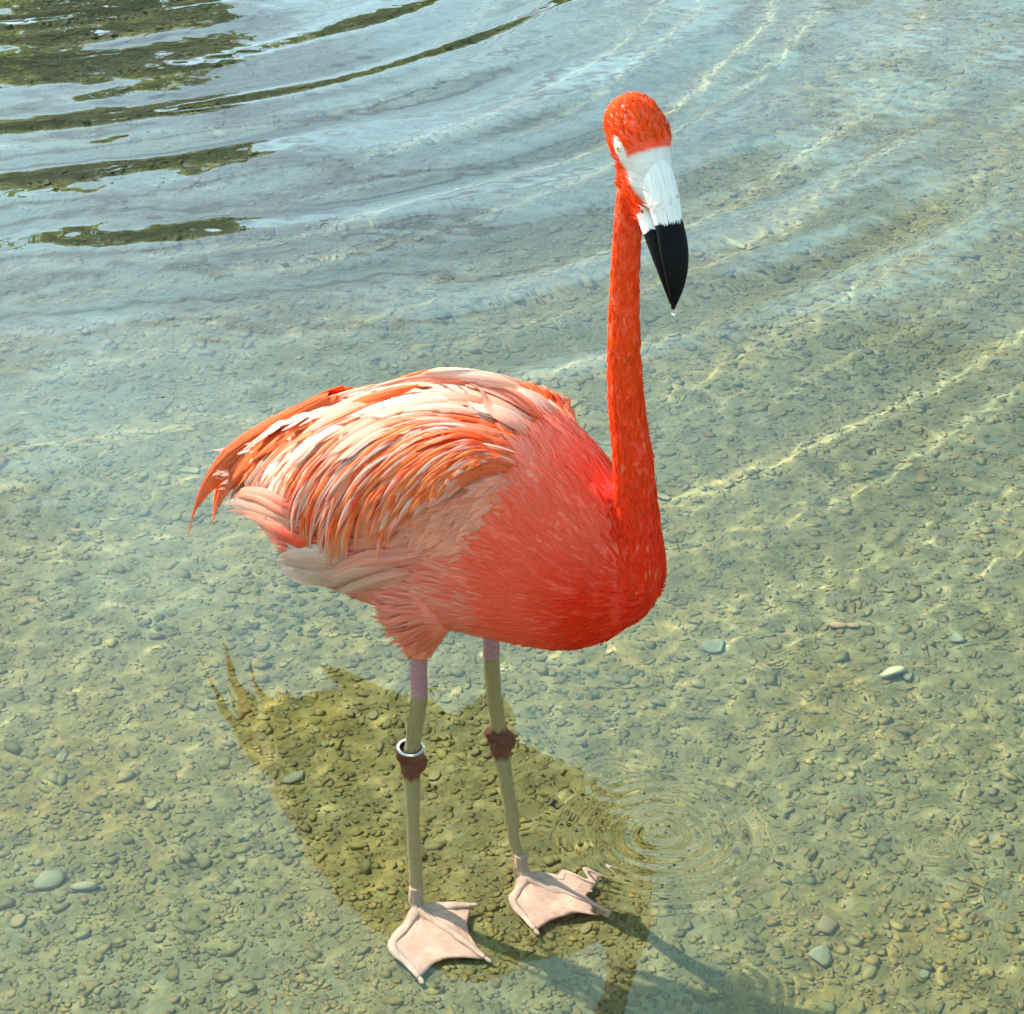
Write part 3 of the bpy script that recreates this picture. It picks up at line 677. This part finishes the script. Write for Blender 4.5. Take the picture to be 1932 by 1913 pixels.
# ---- long wing feathers, one by one.  Guide arcs run from the shoulder over the flank to the tips.
GUIDES = [
 [(1560,260),(1380,130),(1180,78),(920,80),(720,125),(560,195),(420,275),(290,335),(170,440),(105,560),(76,730)],
 [(1500,250),(1250,135),(1000,115),(800,150),(600,230),(450,310),(330,400),(215,530),(165,675)],
 [(1450,270),(1200,170),(950,170),(750,220),(580,300),(460,400),(390,490),(355,570),(357,650)],
 [(1420,290),(1180,220),(960,215),(760,270),(610,350),(510,440),(445,540),(440,640),(490,730)],
 [(1400,320),(1180,260),(970,260),(800,310),(660,390),(560,500),(510,600),(505,690),(540,790)],
 [(1400,345),(1190,290),(1000,290),(860,340),(730,430),(640,540),(600,640),(590,720),(600,840)],
 [(1390,370),(1200,320),(1030,325),(900,375),(790,460),(710,560),(670,650),(650,730),(650,810)],
 [(1380,390),(1210,345),(1060,350),(950,400),(850,480),(775,570),(735,660),(720,760)],
 [(1370,405),(1220,365),(1090,375),(990,425),(900,500),(835,590),(800,680),(790,770)],
 [(1365,420),(1240,385),(1130,395),(1040,440),(960,510),(900,590),(860,680),(835,770)],
 [(1360,440),(1250,405),(1160,415),(1090,450),(1020,500),(950,580),(890,650)],
 [(1350,465),(1270,450),(1200,460),(1140,495),(1100,535),(1065,580)]]
GS = np.array([spline([Z2(*q) for q in g], 60) for g in GUIDES])       # 12 x 60 x 2
def arc(g, s0, s1, n):
    i = int(np.clip(math.floor(g), 0, len(GS) - 2)); t = g - i; a = GS[i] * (1 - t) + GS[i + 1] * t
    k = np.linspace(s0, s1, n) * 59; return np.stack([np.interp(k, np.arange(60), a[:, c]) for c in (0, 1)], -1)
def drape(px, off, ytip=None, soft=.0):
    """lay a run of picture points on the near flank, off metres above it; beyond the flank carry on in the plane of the last hit"""
    out, nn, y0, nl = [], [], None, Vector(-LF)
    for u, v in px:
        d = ray(u, v); hit, n_, _, _ = bvh.ray_cast(CAM, d)
        ly = None
        if hit is not None:
            lx_, ly_, lz_ = loc(hit)
            if ly_ < .05 and lx_ < .24: ly = ly_; p = hit + n_ * off; nl = n_
        if ly is None:
            yt = y0 if y0 is not None else -.02
            if ytip is not None: yt = yt + (ytip - yt) * .25
            t = (yt - (CAM - O).dot(LF)) / d.dot(LF); p = CAM + d * t; nl = (nl * .6 + (-LF + Vector((0, 0, .25))) * .4).normalized(); ly = yt
        y0 = ly; out.append(list(p)); nn.append(list(nl))
    out, nn = np.array(out), np.array(nn)
    out -= nn * (off * .9 * (1 - smooth(0, .3, np.linspace(0, 1, len(out)))))[:, None]      # the quill dips under its neighbours
    for _ in range(4):                                                   # a shaft is stiff: even out the run
        out[1:-1] = .5 * out[1:-1] + .25 * (out[:-2] + out[2:]); nn[1:-1] = .5 * nn[1:-1] + .25 * (nn[:-2] + nn[2:])
    return out, nn / np.linalg.norm(nn, axis=1, keepdims=True)
NSEG = 12
def blade(path, nrm, width, shape, colr, tilt, seed, name, parent, camber=1.0):
    """a feather: one vane in five strands that part towards the tip"""
    n = len(path); u = np.linspace(0, 1, n); prof = np.interp(u, shape[0], shape[1]) * width * .5
    rs_ = np.random.default_rng(int(seed * 1e6))
    strands = [(-.70, .30, rs_.uniform(.80, .97)), (.70, .30, rs_.uniform(.78, .97)), (-.36, .34, rs_.uniform(.88, 1.0)), (.36, .34, rs_.uniform(.86, 1.0)), (0, .40, 1.0)]
    Vs = [[], []]; Cs, Us, Fs = [], [], []
    for si, (lat, wf, lf_) in enumerate(strands):
        k = u * lf_ * (n - 1); sp = prof if si < 2 else prof * 1.0
        drift = lat * (1 + .5 * u ** 3 * rs_.uniform(.2, 1.6))
        for mi in range(2):
            P_, N_ = path.copy(), nrm.copy()
            if mi:                                                       # the other wing is its mirror image across the spine
                for q, base in ((P_, On), (N_, np.zeros(3))):
                    dd = q - base; q -= 2 * np.outer(dd @ LFn, LFn)
            P_ = np.stack([np.interp(k, np.arange(n), P_[:, c]) for c in range(3)], -1); N_ = np.stack([np.interp(k, np.arange(n), N_[:, c]) for c in range(3)], -1)
            T_ = np.gradient(P_, axis=0); T_ /= np.linalg.norm(T_, axis=1, keepdims=True); B_ = np.cross(N_, T_); B_ /= np.linalg.norm(B_, axis=1, keepdims=True)
            N2 = np.cross(T_, B_); tt = tilt if not mi else -tilt; sg = 1 if not mi else -1
            Bt = B_ * math.cos(tt) + N2 * math.sin(tt); Nt = N2 * math.cos(tt) - B_ * math.sin(tt)
            C0 = P_ + Bt * (sg * drift * prof)[:, None] - Nt * (np.abs(drift) ** 2 * prof * .5 * camber)[:, None] + Nt * (.0003 * si)
            Vs[mi].append(np.stack([C0 + Bt * (sg * s_ * prof * wf)[:, None] - Nt * (((abs(s_) * prof * .30) + s_ * lat * prof * .3) * camber)[:, None] for s_ in (-1, 0, 1)], 1))
        C_ = np.ones((n, 3, 4)); C_[:, :, :3] = np.clip(mixn(colr * rs_.uniform(.90, 1.08), np.array((.88, .40, .22)) if rs_.random() < .5 else ORANGE, np.full(n, .26 * rs_.random())), 0, .93)[:, None, :]; Cs.append(C_.reshape(-1, 4))
        Us.append(np.stack([np.repeat(u[:, None], 3, 1), np.tile(np.array([-1., 0, 1.]), (n, 1)), np.full((n, 3), seed + si * .13)], -1).reshape(-1, 3))
        q = np.arange(n * 3).reshape(n, 3) + si * n * 3; Fs.append(np.stack([q[:-1, :-1], q[1:, :-1], q[1:, 1:], q[:-1, 1:]], -1).reshape(-1, 4))
    for mi in range(2):
        V_ = np.concatenate([q.reshape(-1, 3) for q in Vs[mi]])
        mesh_obj(name, rel(V_), np.concatenate(Fs), M['feather'], parent[mi], attrs={'col': ('FLOAT_COLOR', np.concatenate(Cs)), 'fv': ('FLOAT_VECTOR', np.concatenate(Us))})
wings = []
for s in (-1, 1):
    v, f = ellipsoid(W(-.03, s * .062, .222), (FW * .93 + Vector((0, 0, .36)), LF, FW * -.36 + Vector((0, 0, .93))), (.150, .0455, .080))
    wings.append(mesh_obj('wing', rel(v), f, M['skin'], fl, attrs={'col': ('FLOAT_COLOR', np.tile(np.array([.92, .30, .15, 1]), (len(v), 1)))}))
LONG = ([0, .15, .5, .8, .93, 1], [.08, .6, 1, .75, .40, .03]); BROAD = ([0, .18, .5, .85, .96, 1], [.1, .7, 1, .85, .5, .1]); PRIM = ([0, .2, .55, .8, 1], [.5, .9, 1, .62, .02])
rf = np.random.default_rng(5)
def col_run(root, mid, tip, k=.5):
    u = np.linspace(0, 1, NSEG)[:, None]; return np.where(u < k, root + (mid - root) * (u / k), mid + (tip - mid) * ((u - k) / (1 - k)))
def pick(g):
    t = rf.random()
    if g < 1.1: return (ORANGE, ORANGE * .95, ORANGE * .9) if t < .8 else (PALE, ORANGE, ORANGE)
    pale_p = np.interp(g, [1.1, 2, 4, 6, 8, 11], [.45, .55, .40, .22, .15, .2])
    if t < pale_p * .4: return (PALE, WHITE * .95, PALE)
    if t < pale_p: return (ORANGE, PINK, PALE)
    if t < pale_p + .18: return (ORANGE, ORANGE * .97, PINK)
    if t < pale_p + .26: return (CORAL, CORAL, PINK)
    return (ORANGE, ORANGE * .95, mixn(ORANGE, np.array((.90, .45, .16)), np.array(.4)))
nf = 0
# the drape
order = np.sort(np.r_[rf.uniform(1.5, 11, 82), rf.uniform(1.3, 5.5, 26)])
for g in order:
    s0 = rf.uniform(.02, .42); s1 = rf.uniform(.84, 1.0) if rf.random() < .75 else rf.uniform(.66, .84)
    px = arc(g, s0, s1, NSEG) + rf.normal(0, 2.0, (1, 2)); p, n_ = drape(px, .004 + .0085 * (g / 11) + .002 * rf.random(), ytip=-.05)
    wdt = np.interp(g, [1.6, 4, 8, 11], [.027, .025, .020, .014]) * rf.uniform(.8, 1.2)
    blade(p, n_, wdt, LONG, np.clip(col_run(*[np.asarray(q) * rf.uniform(.92, 1.06) for q in pick(g)], k=rf.uniform(.4, .7)), 0, .93), rf.uniform(.05, .5), rf.random(), 'feather', wings); nf += 1
# back and shoulder scapulars, shorter
for k in range(36):
    g = rf.uniform(.0, 3.2) if k < 28 else rf.uniform(0, 5); s0 = rf.uniform(.0, .52); s1 = s0 + rf.uniform(.22, .36)
    px = arc(g, s0, s1, NSEG); p, n_ = drape(px, .010 + .003 * rf.random(), ytip=0)
    c = [(PALE, WHITE, WHITE), (PINK, PALE, WHITE), (ORANGE, PINK, PALE), (PALE, WHITE, PALE), (PALE, PALE, WHITE)][rf.integers(0, 5)]
    blade(p, n_, rf.uniform(.015, .024), BROAD, np.clip(col_run(*c), 0, .93), rf.uniform(-.1, .3), rf.random(), 'feather', wings, .45); nf += 1
# the drooping orange plumes behind
for g, s0, wdt in ((.0, .62, .026), (.10, .58, .026), (.2, .56, .024), (.35, .58, .024), (.55, .55, .024), (.75, .55, .026), (.95, .58, .028), (1.0, .6, .026), (1.12, .6, .022), (1.3, .55, .022)):
    s1 = 1.0 if g in (.0, 1.0) else rf.uniform(.80, .97)
    px = arc(g, s0, s1, NSEG); p, n_ = drape(px, .006, ytip=-.02)
    blade(p, n_, wdt, PRIM, np.clip(col_run(ORANGE, ORANGE * .96, ORANGE * .9), 0, .93), rf.uniform(.1, .3), rf.random(), 'feather', wings); nf += 1
# loose hair-fine barbs lying over the vanes
def barb_mass(n_b, gr, wr, lr, lift0):
    P0, P1, CC, UU, FFb = [], [], [], [], []
    for k in range(n_b):
        g = rf.uniform(*gr); ll = rf.uniform(*lr); s0 = rf.uniform(.05, 1.0 - ll) ** .8; s1 = min(1.0, s0 + ll); ns_ = 7
        px = arc(g, s0, s1, ns_) + rf.normal(0, 2.5, (1, 2)) + np.outer(np.linspace(0, 1, ns_) ** 2, rf.normal(0, 4.0, 2))
        p, n_ = drape(px, lift0 + .0085 * (g / 11) + .003 * rf.random(), ytip=-.04)
        T_ = np.gradient(p, axis=0); T_ /= np.linalg.norm(T_, axis=1, keepdims=True); B_ = np.cross(n_, T_); B_ /= np.linalg.norm(B_, axis=1, keepdims=True)
        wv_ = rf.uniform(*wr) * .5 * np.array([.3, .8, 1, 1, .85, .55, .05])
        v = np.stack([p - B_ * wv_[:, None], p + n_ * (wv_ * .5)[:, None], p + B_ * wv_[:, None]], 1); P0.append(v.reshape(-1, 3))
        c = pick(g); cc = np.stack([np.asarray(c[0])] * 2 + [np.asarray(c[1])] * 2 + [np.asarray(c[2])] * 3) * rf.uniform(.88, 1.08)
        CC.append(np.repeat(np.column_stack([np.clip(cc, 0, .93), np.ones(7)]), 3, 0)); UU.append(np.stack([np.repeat(np.linspace(0, 1, 7), 3), np.tile([-.5, 0, .5], 7), np.full(21, rf.random())], -1))
        q = np.arange(21).reshape(7, 3) + k * 21; FFb.append(np.stack([q[:-1, :-1], q[1:, :-1], q[1:, 1:], q[:-1, 1:]], -1).reshape(-1, 4))
    P0 = np.concatenate(P0); P1 = P0 - 2 * np.outer((P0 - On) @ LFn, LFn)
    for mi, P_ in enumerate((P0, P1)):
        o = mesh_obj('barbs', rel(P_), np.concatenate(FFb), M['feather'], wings[mi], attrs={'col': ('FLOAT_COLOR', np.concatenate(CC)), 'fv': ('FLOAT_VECTOR', np.concatenate(UU))}); tag(o, kind='stuff')
barb_mass(210, (2.3, 10.8), (.003, .0065), (.16, .36), .0060)
# tail and pale under-tail feathers belong to the body
def both(name, pts, wdt, c, off=.012, shape=BROAD, yt=-.02):
    px = spline([Z2(*q) for q in pts], NSEG); p, n_ = drape(px, off, ytip=yt)
    blade(p, n_, wdt, shape, np.clip(col_run(*c), 0, .93), rf.uniform(-.1, .2), rf.random(), name, (fl, fl), .3)
PW_ = (PINK, PALE, WHITE)
for pts, wdt, c in (([(560, 690), (430, 620), (330, 590), (215, 592)], .030, PW_), ([(560, 720), (450, 660), (340, 615), (235, 620)], .026, (CORAL, PINK, PALE)), ([(540, 660), (440, 580), (350, 545), (255, 560)], .024, (CORAL, PINK, PINK)),
                    ([(600, 740), (520, 720), (460, 690), (380, 640)], .024, (CORAL, CORAL, PINK)), ([(690, 800), (600, 790), (520, 785), (425, 800)], .050, (PALE, WHITE, WHITE)),
                    ([(690, 830), (600, 840), (520, 850), (430, 855)], .040, (PALE, WHITE, WHITE)), ([(700, 790), (620, 770), (540, 765), (450, 770)], .028, (PALE, WHITE, WHITE)),
                    ([(900, 800), (780, 810), (680, 845), (585, 900)], .030, (PINK, PALE, WHITE)), ([(980, 780), (860, 775), (760, 790), (620, 860)], .026, (PINK, PINK, PALE)), ([(940, 850), (840, 850), (740, 880), (650, 925)], .026, (PINK, PALE, WHITE))):
    for dv_ in (-16, 0, 16): both('tail_feather', [(a + rf.normal(0, 6), b + dv_ * (1 - .3 * i_) + rf.normal(0, 4)) for i_, (a, b) in enumerate(pts)], wdt * .55, c, off=.009 + .004 * rf.random())

# ---- bill: upper and lower mandible
def bill_loft(front_pts, hw_, depth_, name, shift=0.0, nsec=26):
    """front_pts: (HF, HZ) offsets of the ridge line from HC; half widths; thickness behind the ridge"""
    fp = spline(front_pts, nsec); u = np.linspace(0, 1, nsec); h_ = np.interp(u, hw_[0], hw_[1]); dp = np.interp(u, depth_[0], depth_[1])
    for arr in (h_, dp):
        arr[1:-1] = .5 * arr[1:-1] + .25 * (arr[:-2] + arr[2:])
    T2 = np.gradient(fp, axis=0); T2 /= np.linalg.norm(T2, axis=1, keepdims=True)
    nr = np.stack([-T2[:, 1], T2[:, 0]], -1)                              # outwards (towards the face's front)
    V_, U_, ns_ = [], [], 20
    for i in range(nsec):
        for j in range(ns_):
            a = j / ns_ * 2 * math.pi; s, c = math.sin(a), math.cos(a)
            # D-shaped section: rounded ridge in front, flatter behind
            lat = h_[i] * math.copysign(abs(s) ** .85, s); dep = -dp[i] * .5 + dp[i] * .5 * (math.copysign(abs(c) ** (.95 if c > 0 else .6), c))
            q = fp[i] + nr[i] * dep; p = HC + HF * q[0] + HZ * q[1] + HR * lat
            V_.append(list(p)); U_.append((u[i] + shift, lat / .02, .3))
    F_ = [(i * ns_ + j, i * ns_ + (j + 1) % ns_, (i + 1) * ns_ + (j + 1) % ns_, (i + 1) * ns_ + j) for i in range(nsec - 1) for j in range(ns_)]
    F_ += [tuple(range(ns_))[::-1], tuple((nsec - 1) * ns_ + j for j in range(ns_))]
    o = mesh_obj(name, rel(V_), F_, M['bill'], fl, attrs={'fv': ('FLOAT_VECTOR', U_)}); return o
bill_loft([(.018, .004), (.0350, -.0105), (.0450, -.028), (.0535, -.048), (.0620, -.0700), (.0675, -.094), (.0670, -.119), (.0620, -.138)],
          ([0, .10, .22, .34, .48, .62, .78, .9, 1], [.0050, .0116, .0152, .0148, .0130, .0144, .0116, .0066, .0016]),
          ([0, .3, .5, .75, 1], [.028, .022, .016, .010, .003]), 'upper_bill')
bill_loft([(.014, -.036), (.023, -.044), (.037, -.058), (.0500, -.076), (.0570, -.095), (.0595, -.115), (.0590, -.134)],
          ([0, .12, .3, .48, .62, .78, .9, 1], [.0110, .0140, .0146, .0132, .0130, .0098, .0054, .0015]),
          ([0, .3, .5, .75, 1], [.018, .022, .022, .012, .003]), 'lower_bill', .11)
# ---- eyes
mi_, mp_ = mat_plain('pale_yellow_iris', (.62, .50, .20), .25), mat_plain('pupil', (.01, .01, .01), .1)
for s in (-1, 1):
    c = HC + HA * .004 + HB * .0040 + HR * (s * .0245)
    dirn = (HR * s + HB * .35).normalized(); ax2 = dirn.cross(HA).normalized(); ax3 = dirn.cross(ax2)
    v, f = ellipsoid(c, (dirn, ax2, ax3), (.0030, .0038, .0038), 3); e_ = mesh_obj('eye', rel(v), f, mi_, fl)
    v, f = ellipsoid(c + dirn * .0024, (dirn, ax2, ax3), (.0009, .0012, .0012), 2); mesh_obj('pupil', rel(v), f, mp_, e_)
# ---- feet: three webbed toes
def foot(an, tips, mid_left, seed, ragged):
    r = np.random.default_rng(seed); V_, F_ = [], []
    def ad(v, f):
        off = sum(len(q) for q in V_); V_.append(np.asarray(v, float)); F_.extend([tuple(i + off for i in g) for g in f])
    an = Vector((an.x, an.y, -.424)); hub = an + Vector((.004, -.012, -.004)); gz = -.4335
    toes = []
    for i, tp in enumerate(tips):
        tp = Vector((tp.x, tp.y, gz)); mid = hub.lerp(tp, .5) + Vector((0, 0, .006))
        if i == 0: mid = Vector((mid_left.x, mid_left.y, gz + .006))
        p = spline([tuple(hub) + (.0085,), tuple(hub.lerp(mid, .5)) + (.0064,), tuple(mid) + (.0054,), tuple(mid.lerp(tp, .55)) + (.0044,), tuple(tp) + (.0028,)], 18)
        ad(*tube(p[:, :3], p[:, 3] * (1 + .10 * np.sin(np.linspace(0, 22, 18))), 10)); V_[-1][:, 2] = gz + (V_[-1][:, 2] - gz) * np.interp(np.repeat(np.linspace(0, 1, 18), 10), [0, .3, 1], [1, .7, .6]); toes.append(p[:, :3])
        v, f = ellipsoid(tp + (tp - mid).normalized() * .003, (Vector((tp - mid)).normalized(), Vector((0, 0, 1)).cross((tp - mid).normalized()), Vector((0, 0, 1))), (.006, .003, .0025), 2); ad(v, f)
    ad(*tube([tuple(an + Vector((0, .002, .03))), tuple(an), tuple(hub)], [.0085, .0098, .0092], 12))
    bt = an + Vector((-.004, .016, -.004)); ad(*tube([tuple(an + Vector((0, 0, .012))), tuple(an.lerp(bt, .6) + Vector((0, 0, .004))), tuple(bt)], [.006, .0045, .002], 8))   # short hind toe
    cl = []
    o = None
    o_v = np.concatenate(V_)
    c = np.tile(np.array((.66, .45, .33)), (len(o_v), 1)) * r.uniform(.92, 1.08, (len(o_v), 1))
    foot_o = mesh_obj('foot', rel(o_v), F_, M['skin'], fl, attrs={'col': ('FLOAT_COLOR', np.column_stack([c, np.ones(len(c))]))})
    foot_o.cycles.is_caustics_receiver = True
    for a, b in ((0, 1), (1, 2)):
        m_ = 12; ta, tb = toes[a], toes[b]; V2, F2, C2 = [], [], []
        for i in range(18):
            for j in range(m_ + 1):
                t = j / m_; u = i / 17
                # concave front edge between the toes
                reach = 1 - .15 * math.sin(math.pi * t) * u
                if ragged and (a, b) == (1, 2): reach -= .05 * abs(math.sin(9 * t + 1)) * u
                k = u * reach * 17; qa = np.array([np.interp(k, np.arange(18), ta[:, d]) for d in range(3)]); qb = np.array([np.interp(k, np.arange(18), tb[:, d]) for d in range(3)])
                p = qa * (1 - t) + qb * t; p[2] += -.0015 + .004 * math.sin(math.pi * t) * (1 - u) - .002 * math.sin(math.pi * t) * u + .0006 * math.sin(26 * t)
                V2.append(p)
                pk = np.array((.76, .46, .33)); C2.append(np.r_[pk * (1 + .10 * mnoise.noise(Vector(p) * 160)) * (1 - .12 * abs(math.sin(22 * t))), 1])
        for i in range(17):
            for j in range(m_): F2.append((i * (m_ + 1) + j, i * (m_ + 1) + j + 1, (i + 1) * (m_ + 1) + j + 1, (i + 1) * (m_ + 1) + j))
        nb = len(V2); V2 = np.array(V2); V3 = np.concatenate([V2, V2 - [0, 0, .0016]]); F3 = F2 + [tuple(q + nb for q in g[::-1]) for g in F2]
        rim = [i * (m_ + 1) for i in range(18)] + [17 * (m_ + 1) + j for j in range(1, m_ + 1)] + [i * (m_ + 1) + m_ for i in range(16, -1, -1)] + [j for j in range(m_ - 1, 0, -1)]
        F3 += [(rim[q], rim[(q + 1) % len(rim)], rim[(q + 1) % len(rim)] + nb, rim[q] + nb) for q in range(len(rim))]
        wb = mesh_obj('web', rel(V3), F3, M['skin'], foot_o, attrs={'col': ('FLOAT_COLOR', np.concatenate([C2, C2]))}); wb.cycles.is_caustics_receiver = True
foot(ANK_N, [on_bed(792, 1842), on_bed(916, 1803), on_bed(888, 1706)], on_bed(742, 1785), 1, False)
foot(ANK_F, [on_bed(1006, 1752), on_bed(1139, 1715), on_bed(1144, 1650)], on_bed(970, 1700), 2, True)
# ---- ring on the near leg, resting on the hock
ax = (NEAR_W - HOCK_N).normalized(); base = HOCK_N + ax * .012 + Vector((-.002, 0, 0)); sx = ax.cross(Vector((0, 1, 0))).normalized(); sy = ax.cross(sx)
def ring(z0, z1, r0, r1, name, mat, parent):
    V_, F_, n = [], [], 36
    for (zc, rc) in ((z0, r0), (z1, r0), (z1, r1), (z0, r1)):
        for j in range(n):
            a = j / n * 2 * math.pi; V_.append(list(base + ax * zc + (sx * math.cos(a) + sy * math.sin(a)) * rc))
    for q in range(4):
        for j in range(n): F_.append((q * n + j, q * n + (j + 1) % n, ((q + 1) % 4) * n + (j + 1) % n, ((q + 1) % 4) * n + j))
    o = mesh_obj(name, rel(V_), F_, mat, parent, smooth=False); o.cycles.is_caustics_receiver = True; return o
band = ring(0, .021, .0150, .0135, 'leg_band', mat_plain('dark_red_plastic', (.12, .015, .018), .3), fl)
band['label'] = 'dark red ring with a white rim round the leg'
ring(.0212, .0232, .0154, .0125, 'rim', mat_plain('white_plastic', (.85, .85, .85), .3), band)

# ================================================================== SMALL THINGS ON THE WATER
q = NT('water_drop'); g = q.n('BsdfGlass', i_IOR=1.333, i_Roughness=0); q.l(g.outputs[0], q.out.inputs[0]); M['drop'] = q.m
tip = HC + HF * .0615 + HZ * -.1385
v, f = ellipsoid((0, 0, 0), ((1, 0, 0), (0, 1, 0), (0, 0, 1)), (.0024, .0024, .0030), 3)
dr = mesh_obj('water_drop', v, f, M['drop'], None); dr.location = tip + Vector((0, -.001, -.0018)); tag(dr, 'clear water drop hanging from the tip of the black bill', 'drop')
mdark = mat_plain('wet_seed', (.012, .012, .010), .5)
specks = [(1120, 1363), (120, 1893), (455, 1705), (560, 1605), (1478, 874), (1872, 857), (1215, 1498), (33, 2020), (925, 574), (345, 1398), (1265, 606), (620, 1790), (1700, 1650), (248, 1490), (535, 1800)]
specks += [(30 + 1850 * rng.random(), 700 + 1180 * rng.random()) for _ in range(14)]
for k, (u, v_) in enumerate(specks):
    if v_ > 1905: continue
    p = on_water(u, v_); v, f = stone_mesh(300 + k, .5, 1); s = rng.uniform(.0013, .0024)
    o = mesh_obj('floating_seed', v * s * np.array([1.3, 1, 1]), f, mdark, None); o.location = (p.x, p.y, float(water_height(np.array([p.x]), np.array([p.y]))[0]) + .0003); o.rotation_euler.z = rng.uniform(0, 6)
    tag(o, 'tiny dark seed floating on the clear water', 'seed', 'dark seeds floating on the water')
# a small dark leaf and shed down feathers
def float_blade(name, px, ln, wd, rot, c, label, cat, curl):
    p = on_water(*px); n = 9; V_, F_, C_, U_ = [], [], [], []
    for i in range(n):
        u = i / (n - 1); wv_ = wd * .5 * math.sin(math.pi * min(1, u * .92 + .06)) ** .8
        for j in (-1, 0, 1):
            x, y = (u - .5) * ln, j * wv_ + .12 * ln * math.sin(2.2 * u); V_.append((x * math.cos(rot) - y * math.sin(rot), x * math.sin(rot) + y * math.cos(rot), .0014 + curl * ((u - .5) ** 2) * 4 + .0008 * abs(j)))
            C_.append((*c, 1)); U_.append((u, j, .4))
    q = np.arange(n * 3).reshape(n, 3); f = np.stack([q[:-1, :-1], q[1:, :-1], q[1:, 1:], q[:-1, 1:]], -1).reshape(-1, 4)
    o = mesh_obj(name, V_, f, M['feather'], None, attrs={'col': ('FLOAT_COLOR', C_), 'fv': ('FLOAT_VECTOR', U_)}); o.location = (p.x, p.y, float(water_height(np.array([p.x]), np.array([p.y]))[0])); tag(o, label, cat)
float_blade('floating_leaf', (614, 420), .020, .007, .4, (.012, .014, .010), 'small dark curled leaf floating alone on open water', 'leaf', .004)
float_blade('down_feather', (818, 1297), .016, .008, .5, (.85, .82, .76), 'white shed down feather floating beside the near leg', 'feather', .003)
# bubbles
v, f = ico(3); keep = v[:, 2] > -.25
for (u, v__), s, lb in (((1750, 1392), .0042, 'large clear air bubble with a bright glint floating on the water'), ((1582, 1404), .0026, 'small clear air bubble floating beside a larger one')):
    p = on_water(u, v__); o = mesh_obj('air_bubble', v * s * np.array([1, 1, .8]), f, M['drop'], None); o.location = (p.x, p.y, .0008); tag(o, lb, 'bubble')
print('wing feathers per wing', nf)
